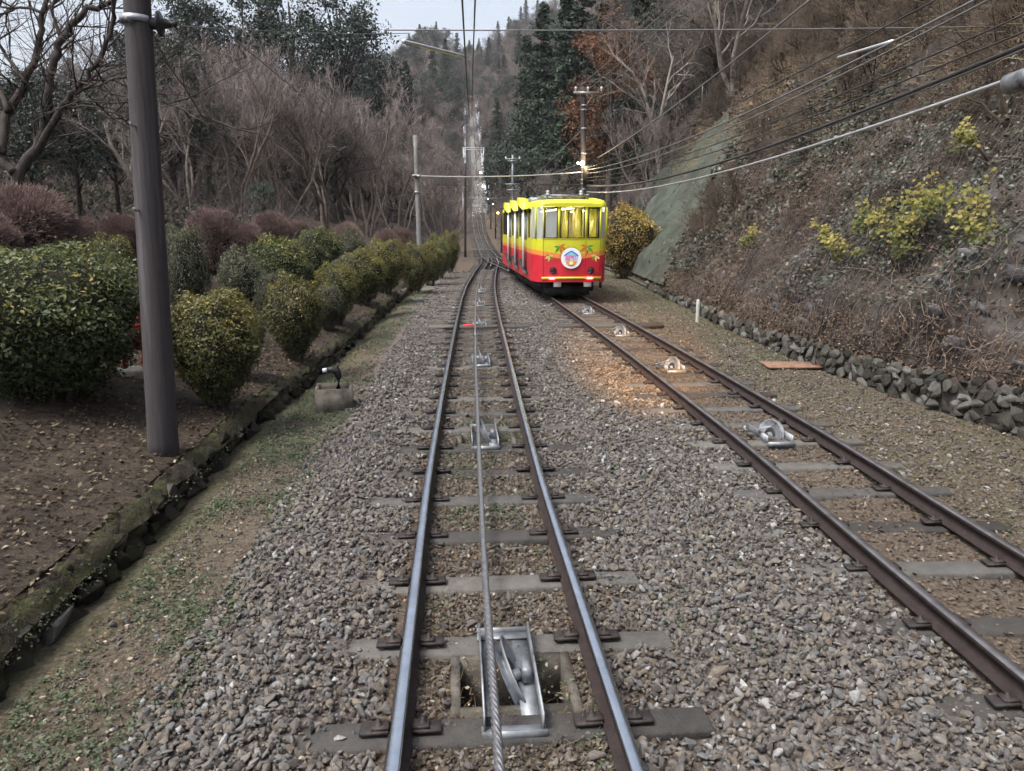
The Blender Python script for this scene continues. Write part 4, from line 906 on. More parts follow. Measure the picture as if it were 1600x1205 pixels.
def cedar(seed, Ht, W_, lv, nb, nsp):
    g = np.random.default_rng(seed); mb = MB(); tr = MB(); tr.tube([(0, 0, -.5), (0, 0, Ht * .5), (.05, 0, Ht * .98)], [Ht * .016, Ht * .01, .01], 8)
    for i in range(lv):
        f = .16 + .84 * (i + g.random()) / lv; z = f * Ht; L = W_ * (1.05 - f) ** .75 * g.uniform(.7, 1.15)
        for b in range(nb):
            a = g.uniform(0, 6.28); l = L * g.uniform(.55, 1.1); dr = g.uniform(.05, .4)
            tt = g.random(nsp) ** .7; tip = np.stack([np.cos(a) * l * tt, np.sin(a) * l * tt, z + .22 * l * tt - dr * l * tt ** 2], -1)
            tip += g.normal(size=tip.shape) * np.array([.16, .16, .13]) * (.5 + l * .25)
            N = g.normal(size=(nsp, 3)) * .6 + np.array([.3 * math.cos(a), .3 * math.sin(a), .8]); mb.leaves(tip, N, g.uniform(.25, .55, nsp), .42, np.clip(g.beta(2, 2, nsp) + .1 * (tt - .5), 0, 1), -.5)
            if b % 2 == 0: tr.tube([(0, 0, z - .1), (math.cos(a) * l * .8, math.sin(a) * l * .8, z + .1 * l)], [.035, .008], 4, False)
    return tr.mesh('trunk', True), mb.mesh('crown', rnd=True)
TREE = {}
def kind(key, tm, cm, mats, nm):
    for me, m in zip((tm, cm), mats): me.materials.append(M[m])
    TREE.setdefault(key, []).append((tm, cm, nm))
for s in range(3):
    a, b, _ = tree_meshes(30 + s, 10, 5, .42, 5, (5, 5, 5, 4), .1, 1.0, up=.3, trunk_frac=.45, fan=.42); kind('vase', a, b, ('bark_grey', 'twig_purple'), 'twig_crown')
for s in range(3):
    a, b, _ = tree_meshes(40 + s, 12, 1, .15, 5, (9, 7, 6, 5), .17, 1.0, up=.22, trunk_frac=.35, fan=.55); kind('bare', a, b, ('bark_dark', ('twig_purple', 'twig_brown', 'twig_grey')[s]), 'twig_crown')
for s in range(2):
    a, b, _ = tree_meshes(50 + s, 12, 2, .3, 5, (7, 6, 5, 4), .2, 1.0, up=.2, trunk_frac=.4, fan=.5, crook=.16); kind('pale', a, b, ('bark_pale', 'twig_grey'), 'twig_crown')
for s in range(3):
    a, b = evergreen(60 + s, 11, 3.2, 70, 130, .2); kind('ever', a, b, ('bark_dark', 'leaf_ever'), 'crown')
for s in range(3):
    a, b = cedar(70 + s, 20, 4.0, 46, 6, 26); kind('cedar', a, b, ('bark_dark', 'leaf_cedar'), 'crown')
a, b = evergreen(80, 15, 3.0, 60, 150, .22); kind('russet', a, b, ('bark_grey', 'leaf_russet'), 'crown')
NAT = {'vase': 10, 'bare': 12, 'pale': 12, 'ever': 11, 'cedar': 20, 'russet': 15}
NM = {'vase': 'maple_tree', 'bare': 'bare_tree', 'pale': 'bare_tree', 'ever': 'evergreen_tree', 'cedar': 'cedar_tree', 'russet': 'russet_tree'}
def tree(k, px, Y, Ht, label, v=0, group=None, rz=None, X=None):
    X = at(px, 370, Y)[0] if X is None else X; s = Ht / NAT[k]; tm, cm, nm = TREE[k][v % len(TREE[k])]
    t = empty(NM[k], (X, Y, terr(X, Y)), label, 'tree', group); t.scale = (s, s, s); t.rotation_euler = (0, 0, rr.uniform(0, 6.28) if rz is None else rz)
    for me, n_ in ((tm, 'trunk'), (cm, nm)):
        o = bpy.data.objects.new(n_, me); COL.objects.link(o); o.parent = t
    return t
G1 = 'bare maples along the edge of the wood'
tree('vase', 512, 47, 12, 'pale vase-shaped bare tree with many fanning stems in the middle of the wood edge', 0, G1)
tree('vase', 440, 42, 10.5, 'bare multi-stemmed tree left of the pale vase-shaped one', 1, G1)
tree('vase', 575, 53, 12, 'bare fanning tree right of the pale vase-shaped one', 2, G1)
tree('vase', 622, 57, 11.5, 'bare tree just left of the grey utility pole', 0, G1)
tree('vase', 690, 64, 11, 'bare tree between the utility pole and the track', 1, G1)
tree('vase', 380, 40, 10, 'bare twiggy tree above the purple dome hedges', 2, G1)
tree('vase', 300, 36, 9, 'bare crooked tree whose limbs show right of the wooden pole', 0, G1)
tree('bare', 340, 47, 11.5, 'dark-limbed bare tree behind the crooked one', 1, G1)
tree('bare', 470, 60, 13.5, 'brown hazy bare tree behind the vase-shaped trees', 0, G1)
tree('bare', 655, 75, 13, 'russet-tinged bare tree behind the grey utility pole', 1, G1)
tree('bare', 560, 68, 14.5, 'grey hazy bare tree right of the wood centre', 2, G1)
G2 = 'evergreens of the left wood'
for i, (px, Y, Ht, lab) in enumerate([(60, 25, 4.4, 'dark glossy evergreen behind the brown hedge at far left'), (130, 27, 4.8, 'dark evergreen between the far left tree and the pole'), (190, 30, 5.2, 'evergreen right behind the wooden pole'), (-20, 28, 4.8, 'evergreen cut by the left edge behind the hedges'),
        (400, 78, 17.5, 'large leafy evergreen on the skyline left of centre'), (335, 74, 16, 'leafy evergreen on the skyline right of the pole'), (470, 82, 20, 'tall leafy evergreen on the skyline above the bare trees'), (545, 88, 22, 'tallest leafy evergreen on the skyline left of the gap of sky'), (600, 96, 18, 'evergreen at the right end of the leafy skyline group'), (250, 52, 8, 'small dark evergreen among the bare trees')]):
    tree('ever', px, Y, Ht, lab, i, G2)
tree('cedar', 640, 150, 15, 'pointed dark conifer on the skyline beside the gap of sky', 0)
tree('cedar', 700, 235, 19, 'pointed conifer at the bottom of the gap of sky', 1)
tree('cedar', 718, 290, 19, 'small conifer close to the overhead wires on the skyline', 2)
tree('ever', 415, 34, 2.6, 'low shiny-leaved evergreen bush below the bare trees', 2)
G3 = 'cedars on the right hillside'
for i, (px, Y, Ht, lab) in enumerate([(846, 76, 22, 'tall dark cedar left of the russet tree'), (880, 66, 20, 'dark cedar straight above the yellow car'), (822, 96, 22, 'dark cedar leftmost on the right hillside'), (905, 84, 22, 'tall cedar behind the lamp pole top'), (1000, 66, 17, 'dark cedar behind the pale leaning trunks'), (1070, 60, 15, 'dark cedar between the pale trunks'), (945, 60, 10, 'dark lower cedar right of the lamp pole')]):
    tree('cedar', px, Y, Ht, lab, i, G3)
for i, (px, Y, Ht, lab) in enumerate([(792, 84, 11, 'bushy evergreen at the foot of the right hillside by the steel pole'), (828, 74, 9, 'low bushy evergreen above the rear of the car'), (1105, 50, 6, 'glossy evergreen at the top of the concrete slope'), (985, 52, 8, 'evergreen above the concrete slope')]):
    tree('ever', px, Y, Ht, lab, i + 1, 'evergreens of the right hillside')
tree('russet', 950, 54, 15.5, 'tree with rust-brown leaves above the lamp pole', 0)
for i, (px, Y, Ht, lab) in enumerate([(1030, 49, 13, 'pale leaning bare tree above the concrete slope'), (1135, 44, 11, 'pale forked bare tree at the top of the steep slope')]): tree('pale', px, Y, Ht, lab, i, 'pale bare trees above the slope', 1.2 + i)
for i, (px, Y, Ht, lab) in enumerate([(862, 58, 8.5, 'bare twiggy tree behind the car roof'), (900, 56, 9, 'bare twiggy tree behind the lamp pole'), (1010, 46, 7, 'bare bush-like tree above the concrete slope edge'), (940, 47, 5, 'low reddish bare tree right behind the car'), (985, 45, 4, 'low pinkish bare shrub-tree above the golden bush'), (1075, 47, 8, 'bare brown tree between the pale trees'), (825, 66, 8, 'bare tree by the light steel pole')]):
    tree(('vase', 'bare')[i % 2], px, Y, Ht, lab, i, 'bare trees of the right hillside')
# the near forked tree at the left edge, limbs laid out one by one
gn = random.Random(11)
X0 = at(18, 290, 17.5); base = np.array([X0[0], 17.5, terr(X0[0], 17.5)])
nt_ = empty('forked_tree', tuple(base), 'dark forked bare tree with thick crooked limbs at the left edge', 'tree')
limbs = [([(10, 330), (22, 270), (60, 235), (75, 180), (78, 115), (95, 60), (130, 22), (178, 0), (215, -35)], .17, .05, 0), ([(60, 235), (95, 170), (130, 130), (160, 85), (176, 40), (185, -30)], .10, .04, -.5), ([(2, 240), (12, 175), (40, 130), (60, 70), (68, 20), (80, -40)], .13, .05, .5),
         ([(12, 175), (-10, 120), (-30, 60), (-30, 0)], .08, .04, .9), ([(75, 180), (120, 142), (165, 128), (200, 118)], .05, .02, -.8), ([(40, 130), (10, 90), (-10, 40), (10, -20)], .05, .03, .6), ([(95, 60), (80, 20), (90, -30)], .05, .03, .4),
         ([(22, 270), (0, 245), (2, 240)], .13, .12, .1), ([(95, 170), (150, 165), (200, 190), (240, 230)], .035, .015, -1.0), ([(130, 130), (185, 150), (260, 160), (330, 185)], .035, .012, -1.2), ([(68, 20), (30, 10), (0, 25), (-30, 15)], .04, .02, .3)]
lm = MB(); tP = [[], [], [], [], []]
for pts, r0, r1, dy in limbs:
    P = np.array([at(x, y, 17.5 + dy * i / len(pts) * 2 + gn.uniform(-.1, .1)) for i, (x, y) in enumerate(pts)])
    if pts[0] == (10, 330): P[0] = base + np.array([0, 0, -.3])
    tt = np.linspace(0, len(P) - 1, len(P) * 4); Pi = np.stack([np.interp(tt, range(len(P)), P[:, k]) for k in range(3)], -1)
    Pi[1:-1] = (Pi[:-2] + Pi[1:-1] * 2 + Pi[2:]) / 4 + RNG.normal(size=(len(Pi) - 2, 3)) * .02
    lm.tube(Pi, np.linspace(r0, r1, len(Pi)) * .8, 8)
    for i in range(6, len(Pi), 2):
        p = Vector(Pi[i]); d = (Vector(Pi[i]) - Vector(Pi[i - 1])).normalized(); n_ = 0
        def sub(p, d, L, r, lev):
            for _ in range(4):
                d = (d + Vector((gn.gauss(0, .2), gn.gauss(0, .2), gn.gauss(.05, .18)))).normalized(); q = p + d * L / 4
                tP[0].append(tuple(p)); tP[1].append(tuple(q)); tP[2].append(r); tP[3].append(r * .75); tP[4].append(gn.random()); r *= .75; p = q
                if lev < 2 and gn.random() < .75: sub(p, (d + Vector((gn.gauss(0, .6), gn.gauss(0, .6), gn.gauss(.1, .5)))).normalized(), L * .6, r * .7, lev + 1)
        for _ in range(2): sub(p, (d + Vector((gn.gauss(0, .7), gn.gauss(0, .7), gn.gauss(.15, .5)))).normalized(), gn.uniform(1.0, 2.6), .021, 0)
obj('trunk', lm.mesh('trunk', True), 'bark_dark', nt_)
tm = MB(); tm.prisms(np.array(tP[0]), np.array(tP[1]), np.array(tP[2]), np.array(tP[3]), 4, np.array(tP[4])); obj('twigs', tm.mesh('twigs', rnd=True), 'twig_near', nt_)
tree('pale', 262, 27, 7.5, 'bare tree with a thick leaning limb right of the wooden pole', 1, None, 2.2)

# far-off wood that reads as one mass
wl = lib('wood_library'); wn = []
def wl_add(key, i, tm, cm, m1, m2):
    V1 = np.zeros(len(tm.vertices) * 3, np.float32); tm.vertices.foreach_get('co', V1)
    o = bpy.data.objects.new(f'{key}{i}', join2(tm, cm)); wl.objects.link(o); wn.append(o.name)
def join2(a, b):
    me = bpy.data.meshes.new('wood_tree'); import bmesh
    bm = bmesh.new(); bm.from_mesh(a); na = len(bm.faces); bm.from_mesh(b); bm.faces.ensure_lookup_table()
    for f in bm.faces[na:]: f.material_index = 1
    lay_ = bm.verts.layers.float.get('rnd')
    bm.to_mesh(me); bm.free(); me.materials.append(a.materials[0]); me.materials.append(b.materials[0]); return me
order = [('a', 'bare', 0), ('b', 'bare', 1), ('c', 'bare', 2), ('d', 'vase', 0), ('e', 'ever', 0), ('f', 'ever', 1), ('g', 'cedar', 0), ('h', 'cedar', 1), ('i', 'cedar', 2)]
for nm, k, v in order:
    tm_, cm_, _ = TREE[k][v]; o = bpy.data.objects.new(f'{nm}_wood', join2(cm_ if k in ('ever', 'cedar') else tm_, tm_ if k in ('ever', 'cedar') else cm_)); wl.objects.link(o)
Pw, Sw, Vw_ = [], [], []
def wood(n, Y0, Y1, fxa, fxb, pick, hs, ok=None, pw=1.0):
    for _ in range(n):
        Y = Y0 + (Y1 - Y0) * RNG.random() ** pw; a, b = fxa(Y), fxb(Y); X = a + (b - a) * RNG.random()
        if ok and not ok(X, Y): continue
        v = pick(X, Y); nat = (12, 12, 12, 10, 11, 11, 20, 20, 20)[v]; h = RNG.uniform(*hs) * (1.25 if v >= 6 else 1.0) * (.62 if X / Y < -.4 else 1.0); s = h / nat
        Pw.append((X, Y, terr(X, Y))); Sw.append((s * 1.1, s * 1.1, s)); Vw_.append(v)
def pk(pe, pc):
    def f(X, Y):
        q = RNG.random()
        return int(RNG.integers(6, 9)) if q < pc else (int(RNG.integers(4, 6)) if q < pc + pe else int(RNG.integers(0, 4)))
    return f
wood(230, 52, 130, lambda Y: xk(Y) - 6 - Y * .62, lambda Y: xk(Y) - 3.5, pk(.08, .02), (9, 13))
wood(60, 32, 56, lambda Y: -Y * .85, lambda Y: -Y * .33, pk(.25, 0), (6, 8.5))
wood(380, 125, 430, lambda Y: tx(Y) - 12 - Y * .34, lambda Y: tx(Y) - 3.2, pk(.12, .06), (9, 14))
wood(170, 60, 130, lambda Y: xb(Y) + 1.5, lambda Y: xb(Y) + 12 + .42 * Y, pk(.16, .25), (8, 13))
wood(330, 125, 430, lambda Y: tx(Y) + 3.6, lambda Y: tx(Y) + 15 + .2 * Y, pk(.08, .12), (9, 13))
wood(60, 46, 62, lambda Y: xb(Y) + 6, lambda Y: xb(Y) + 24, pk(.2, .15), (6, 10))
wood(80, 430, 560, lambda Y: -70, lambda Y: 90, pk(.1, .4), (10, 15))
wood(110, 258, 425, lambda Y: tx(Y) - 4, lambda Y: tx(Y) - 1.5, pk(.1, .05), (5, 9)); wood(110, 258, 425, lambda Y: tx(Y) + 1.6, lambda Y: tx(Y) + 4, pk(.1, .05), (5, 9)); wood(60, 120, 256, lambda Y: tx(Y) + 2.3, lambda Y: tx(Y) + 4, pk(.1, 0), (3, 6)); wood(60, 120, 256, lambda Y: tx(Y) - 4, lambda Y: tx(Y) - 2.3, pk(.1, 0), (3, 6))
scatter('far_wood', Pw, np.stack([np.zeros(len(Pw)), np.zeros(len(Pw)), RNG.uniform(0, 6.28, len(Pw))], -1), Sw, Vw_, wl, 'stuff')
# undergrowth along the wood edges
ug = MB()
def under(n, Y0, Y1, fa, fb, h, s):
    for _ in range(n):
        Y = RNG.uniform(Y0, Y1); X = RNG.uniform(fa(Y), fb(Y)); m = 60
        P = np.array([X, Y, terr(X, Y) + h * .45]) + RNG.normal(size=(m, 3)) * np.array([h * .7, h * .7, h * .3]); ug.leaves(P, RNG.normal(size=(m, 3)) * .7 + np.array([0, 0, .5]), RNG.uniform(.7, 1.4, m) * s, .5, np.clip(RNG.beta(2, 2.6, m) + RNG.normal() * .12, 0, 1))
under(170, 26, 60, lambda Y: -Y * .85, lambda Y: min(-Y * .22, xk(Y) - 2.5), .9, .16)
under(90, 44, 90, lambda Y: xb(Y) + .5, lambda Y: xb(Y) + 10, .8, .2)
tag(obj('undergrowth', ug.mesh('undergrowth', rnd=True), 'leaf_dull'), kind='stuff')
ut = MB()
def brush(n, Y0, Y1, fa, fb, h):
    Y = RNG.uniform(Y0, Y1, n); X = np.array([RNG.uniform(fa(y), fb(y)) for y in Y]); P = np.stack([X, Y, [terr(x, y) for x, y in zip(X, Y)]], -1)
    D = RNG.normal(size=(n, 3)) * .6 + np.array([0, 0, .7]); D /= np.linalg.norm(D, axis=1)[:, None]; v = RNG.random(n)
    for k in range(4):
        P2 = P + D * (h * RNG.uniform(.15, .4, (n, 1))); rb = (.014 - k * .003) * np.clip(Y / 50, 1, 3); ut.prisms(P, P2, rb, rb * .8, 3, v); P = P2; D = D + RNG.normal(size=(n, 3)) * .3; D /= np.linalg.norm(D, axis=1)[:, None]
brush(3500, 28, 62, lambda Y: -Y * .85, lambda Y: min(-Y * .2, xk(Y) - 2.5), 2.6); brush(2500, 44, 95, lambda Y: xb(Y) + .5, lambda Y: xb(Y) + 14, 2.6); brush(1800, 62, 260, lambda Y: tx(Y) - 6, lambda Y: tx(Y) - 2.4, 3.0); brush(1800, 66, 260, lambda Y: tx(Y) + 2.6, lambda Y: tx(Y) + 7, 3.0); brush(1500, 60, 160, lambda Y: xk(Y) - 30, lambda Y: xk(Y) - 2, 3.5)
tag(obj('brushwood', ut.mesh('brushwood', rnd=True), 'twig_purple'), kind='stuff')

bb = lib('bramble_library'); M['bramble'] = twigmat('dry_bramble', (.125, .1, .08))
for i, (k, v) in enumerate((('vase', 0), ('vase', 1), ('vase', 2))): tm_, cm_, _ = TREE[k][v]; o = bpy.data.objects.new(f'{i}_bramble', join2(tm_, cm_)); o.data.materials[0] = M['bramble']; o.data.materials[1] = M['bramble']; bb.objects.link(o)
gb = np.random.default_rng(8); Yq = gb.uniform(7, 46, 420); uq = 1.8 + 15 * gb.random(420)
kq = ~((Yq > 28) & (Yq < 50) & (uq < 9.2)) & (np.sin(Yq * 1.3) * np.sin(uq * .9 + 1) + gb.normal(size=420) * .5 > -.25) & ~((uq < 6.5) & (Yq < 24) & (gb.random(420) < .72)); Yq, uq = Yq[kq], uq[kq]; xq, zq = slope_pt(Yq, uq); nq = len(Yq); sq_ = gb.uniform(.07, .17, nq) * (1 + .05 * uq)
scatter('brambles', np.stack([xq, Yq, zq], -1), np.stack([gb.normal(size=nq) * .3, -.55 + gb.normal(size=nq) * .3, gb.uniform(0, 6.28, nq) * 0 + gb.normal(size=nq) * .4], -1), np.repeat(sq_[:, None], 3, 1) * np.array([1.3, 1.3, 1.0]), gb.integers(0, 3, nq), bb)
# ================================================================== THE CABLE CAR
CW = 1.23; CL = 12.6; CYF = 24.6                                       # half width, length, front end
def body_mat():
    m, nt, b = new_mat('car_livery')
    t = nt.nodes.new('ShaderNodeTexCoord'); s = nt.nodes.new('ShaderNodeSeparateXYZ'); nt.links.new(t.outputs['Object'], s.inputs[0])
    def ma(op, a, b_=None):
        n = nt.nodes.new('ShaderNodeMath'); n.operation = op
        for i, v in ((0, a), (1, b_)):
            if v is None: continue
            if isinstance(v, (int, float)): n.inputs[i].default_value = v
            else: nt.links.new(v, n.inputs[i])
        return n.outputs[0]
    ax = ma('ABSOLUTE', s.outputs['X']); h = ma('SUBTRACT', s.outputs['Z'], ma('MULTIPLY', ax, .16))     # the band dips in the middle
    c1 = ma('GREATER_THAN', h, 1.235); c2 = ma('GREATER_THAN', h, 1.385)
    c = mixc(nt, c1, (.52, .022, .04), (.75, .25, .06)); c = mixc(nt, c2, c, (.56, .56, .03))
    nz = noise_n(nt, 2.0, 5); c = mixc(nt, .3, c, ramp(nt, nz, [(.3, (.45, .42, .38)), (.6, (1, 1, 1))]), 'MULTIPLY')
    nt.links.new(c, b.inputs['Base Color']); b.inputs['Roughness'].default_value = .33; b.inputs['Specular IOR Level'].default_value = .5
    return m
M['car'] = body_mat(); M['car_yellow'] = pmat('car_yellow_paint', two((.55, .55, .032), .06), 3, .35, 0, 0, spec=.5)
M['car_dark'] = flat('car_underframe', (.012, .012, .013), .6); M['car_red'] = flat('car_red_paint', (.5, .02, .04), .35); M['car_white'] = pmat('car_white_rail', two((.72, .73, .72), .05), 4, .4, 0, 0)
def glass_mat(name, tint, alpha):
    m = bpy.data.materials.new(name); m.use_nodes = True; nt = m.node_tree; nt.nodes.clear()
    o = nt.nodes.new('ShaderNodeOutputMaterial'); g = nt.nodes.new('ShaderNodeBsdfGlossy'); g.inputs['Roughness'].default_value = .06; tr = nt.nodes.new('ShaderNodeBsdfTransparent'); tr.inputs[0].default_value = (*tint, 1)
    fr = nt.nodes.new('ShaderNodeFresnel'); fr.inputs[0].default_value = 1.5; mx = nt.nodes.new('ShaderNodeMixShader')
    ad = nt.nodes.new('ShaderNodeMath'); ad.operation = 'ADD'; ad.inputs[1].default_value = alpha; nt.links.new(fr.outputs[0], ad.inputs[0]); nt.links.new(ad.outputs[0], mx.inputs[0])
    nt.links.new(tr.outputs[0], mx.inputs[1]); nt.links.new(g.outputs[0], mx.inputs[2]); nt.links.new(mx.outputs[0], o.inputs[0]); return m
M['glass'] = glass_mat('window_glass', (.95, .97, .95), .02); M['glass_pale'] = glass_mat('reflection_wash_glass', (.6, .63, .66), .3)
_n = M['glass_pale'].node_tree; _d = _n.nodes.new('ShaderNodeBsdfDiffuse'); _d.inputs[0].default_value = (.52, .57, .62, 1); _m = _n.nodes.new('ShaderNodeMixShader'); _m.inputs[0].default_value = .55  # pale diffuse share paints a reflection wash into these panes
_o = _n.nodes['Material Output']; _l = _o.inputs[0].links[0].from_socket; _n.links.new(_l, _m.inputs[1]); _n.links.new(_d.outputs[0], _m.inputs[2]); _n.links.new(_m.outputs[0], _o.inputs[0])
M['cream'] = pmat('car_interior_cream', two((.6, .54, .34), .1), 4, .6, 0, 0); M['seat'] = pmat('seat_cloth', two((.05, .05, .05)), 6, .8, 0, 0)
cz = float(prof(CYF)) + .2; cxf = float(rx(CYF)); cxr = float(rx(CYF + CL))
car = empty('cable_car', (cxf, CYF, cz), 'yellow and red cable car with lit windows standing on the right track', 'cable car', rz=-math.atan((cxr - cxf) / CL))
car.rotation_euler = (math.atan(float(prof(CYF + CL) - prof(CYF)) / CL), 0, -math.atan2(cxr - cxf, CL))
def cp(name, mb, mat, par=car, smooth=False): return obj(name, mb.mesh(name, smooth), mat, par, world=False)
ZB, ZS, ZW, ZR = .54, 1.93, 2.92, 3.19                                 # skirt, sill, window head, roof crown
# plan of the front: flat middle, two bent corner panels
FP = [(-CW, .62), (-1.10, .12), (-.92, .0), (.92, .0), (1.10, .12), (CW, .62)]
def strip(pts, z0, z1, inset=0.0):
    m = MB(); V = []
    for (x, y) in pts: V += [(x, y, z0), (x, y, z1)]
    m.add(V, [(2 * i, 2 * i + 2, 2 * i + 3, 2 * i + 1) for i in range(len(pts) - 1)]); return m
fr = strip(FP, ZB, ZS); cp('front_panel', fr, 'car')
# window pillars and header of the front, built as solid bars
def bar(m, x0, x1, y, z0, z1, d=.07): m.box(((x0 + x1) / 2, y + d / 2, (z0 + z1) / 2), (x1 - x0, d, z1 - z0))
for x0, x1 in ((-.92, -.90), (-.46, -.38), (.42, .51), (.90, .92)):
    pil = MB(); bar(pil, x0 - (.03 if x0 < -.8 else 0), x1 + (.03 if x1 > .8 else 0), .002, ZS, ZW); cp('window_pillar', pil, 'car_yellow')
for sx in (-1, 1):
    cp('window_pillar', MB().box((sx * 1.14, .2, (ZS + ZW) / 2), (.05, .1, ZW - ZS), rz=sx * .6), 'car_yellow'); cp('window_pillar', MB().box((sx * 1.205, .60, (ZS + ZW) / 2), (.05, .08, ZW - ZS)), 'car_yellow')
# header and curved roof as one shell: sections from front to rear
secs = []
def roof_sec(y, hw_, zc, drop): return [(hw_ * math.sin(a), y, ZW + (zc - ZW) * max(0, math.cos(a)) ** .3 if abs(a) < PI / 2 else ZW) for a in np.linspace(-PI / 2, PI / 2, 17)]
V = []; ys = [(-.03, .95, ZW + .12), (.0, 1.0, ZW + .19), (.10, 1.10, ZW + .23), (.30, 1.16, ZR - .04), (.65, CW + .015, ZR), (CL, CW + .015, ZR)]
for y, h_, zc in ys: V += roof_sec(y, h_, zc, 0)
m = MB(); m.add(V, [(i * 17 + j, i * 17 + j + 1, (i + 1) * 17 + j + 1, (i + 1) * 17 + j) for i in range(len(ys) - 1) for j in range(16)]); m.poly(np.array(V[:17])); cp('roof', m, 'car_yellow', smooth=True)
# front windows: frame bars, each pane its own part
for nm, x0, x1, g, lab in (('window', -.90, -.46, 'glass_pale', 'front window with a pale reflection painted in'), ('window', -.38, .42, 'glass', None), ('door_window', .51, .90, 'glass', 'dark framed front door window')):
    f = MB(); t_ = .055 if nm == 'door_window' else .035
    for a0, a1, z0, z1 in ((x0, x1, ZS, ZS + t_), (x0, x1, ZW - t_, ZW), (x0, x0 + t_, ZS + t_, ZW - t_), (x1 - t_, x1, ZS + t_, ZW - t_)): bar(f, a0, a1, .02, z0, z1, .04)
    fo = cp(nm, f, 'car_dark'); 
    if lab: fo['label'] = lab
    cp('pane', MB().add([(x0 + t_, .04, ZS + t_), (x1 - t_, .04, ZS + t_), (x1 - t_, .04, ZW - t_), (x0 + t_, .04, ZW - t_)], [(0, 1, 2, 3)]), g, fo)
for sx in (-1, 1):
    p = [(sx * .95, .022), (sx * 1.12, .17), (sx * 1.225, .56)]
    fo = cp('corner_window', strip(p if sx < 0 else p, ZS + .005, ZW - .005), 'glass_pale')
# seams, front door outline and wipers
for nm, c_, d_ in (('panel_seam', (-.925, -.003, (ZB + ZS) / 2), (.008, .006, ZS - ZB)), ('panel_seam', (.925, -.003, (ZB + ZS) / 2), (.008, .006, ZS - ZB)), ('door_seam', (.455, -.003, 1.35), (.008, .006, 1.1)), ('door_seam', (.69, -.003, .80), (.47, .006, .008)), ('panel_seam', (0, -.003, ZS - .03), (1.84, .006, .008)), ('wiper', (-.1, -.012, ZS + .18), (.012, .012, .36)), ('wiper', (.62, -.012, ZS + .18), (.012, .012, .36))):
    cp(nm, MB().box(c_, d_, ry=(.35 if nm == 'wiper' else 0)), 'car_dark')
cp('door_handle', MB().box((.51, -.02, 1.55), (.02, .03, .12)), 'galv')
# bumper stripe, lights, plates, underframe
cp('bumper_stripe', MB().box((0, -.012, ZB + .13), (1.95, .03, .075)), 'car_yellow')
M['tail'] = emit('tail_light', (1.0, .035, .03), 9.0); M['white_lens'] = emit('lit_lens', (1, .75, .7), 5.0)
for sx in (-1, 1):
    fl = cp('tail_lamp', MB().box((sx * .62 - .02, -.035, ZB + .13), (.21, .03, .07)), 'tail')
    for q in (-.05, .0, .05): cp('lamp_cell', MB().box((sx * .62 - .02 + q, -.053, ZB + .13), (.03, .008, .045)), 'white_lens', fl)
    hl = MB().lathe([(.0, .0), (.06, -.004), (.095, .02), (.105, .04), (.115, .03), (.12, .0)], 24, (sx * .62 + .02, -.03, ZB + .36), 'Y'); ho = cp('head_lamp', hl, 'car_dark', smooth=True)
    cp('lens', MB().lathe([(0, .03), (.03, .026), (.04, .01)], 12, (sx * .62 - .02, -.045, ZB + .33), 'Y'), 'porcelain', ho)
    cp('buffer_plate', MB().box((sx * .50 + .06, .12, ZB - .09), (.24, .1, .15)), 'car_white')
under = MB(); under.box((0, CL / 2 + .4, .33), (1.9, CL - 1.4, .34)); under.box((0, 1.2, .2), (1.5, .9, .3)); under.box((1.02, .25, ZB - .1), (.07, .1, .22)); under.box((-1.0, .3, ZB - .08), (.06, .08, .18)); cp('underframe', under, 'car_dark')
for y in (2.2, 4.0, 9.4, 11.2):
    for sx in (-.56, .56): cp('wheel', MB().lathe([(0, -.06), (.36, -.06), (.38, -.03), (.36, .06), (0, .06)], 24, (sx, y, .38), 'X'), 'car_dark')
# round headmark
hx = -.02; hz = 1.31
def disc(name, R, y, mat, par, dx=0, dz=0, n=40, a0=0, a1=2 * PI):
    a = np.linspace(a0, a1, n, endpoint=abs(a1 - a0) < 6.2); P = [(hx + dx + R * math.cos(q), y, hz + dz + R * math.sin(q)) for q in a]
    return cp(name, MB().poly(np.array(P)), mat, par)
hm = cp('headmark', MB().lathe([(.0, .05), (.34, .05), (.365, .03), (.365, -.01)], 48, (hx, -.0, hz), 'Y'), 'car_dark', smooth=False)
M['hm_white'] = flat('headmark_white', (.78, .80, .86), .5); M['hm_sky'] = flat('headmark_sky', (.16, .50, .85), .5); M['hm_navy'] = flat('headmark_navy', (.05, .10, .28), .5); M['hm_green'] = flat('headmark_green', (.35, .62, .30), .5)
M['hm_pink'] = flat('headmark_pink', (.72, .22, .50), .5); M['hm_violet'] = flat('headmark_violet', (.45, .28, .68), .5); M['hm_cream'] = flat('headmark_cream', (.85, .75, .45), .5); M['hm_orange'] = flat('headmark_orange', (.78, .26, .05), .5); M['hm_brown'] = flat('headmark_brown', (.30, .14, .05), .5)
disc('face', .335, -.054, 'hm_white', hm)
def flatpoly(name, pts, y, mat): return cp(name, MB().poly(np.array([(hx + x, y, hz + z) for x, z in pts])), mat, hm)
flatpoly('mountain', [(-.25, .06), (.25, .06), (.19, .13), (.1, .19), (0, .245), (-.1, .19), (-.19, .13)], -.058, 'hm_navy')
flatpoly('mountain', [(-.20, .065), (.20, .065), (.13, .13), (0, .215), (-.13, .13)], -.062, 'hm_sky')
flatpoly('mountain', [(-.06, .08), (.06, .08), (.02, .15), (0, .19), (-.02, .15)], -.066, 'hm_green')
flatpoly('ribbon', [(-.22, -.09), (-.1, -.045), (0, -.035), (.1, -.045), (.22, -.09), (.12, -.085), (0, -.075), (-.12, -.085)], -.058, 'hm_cream')
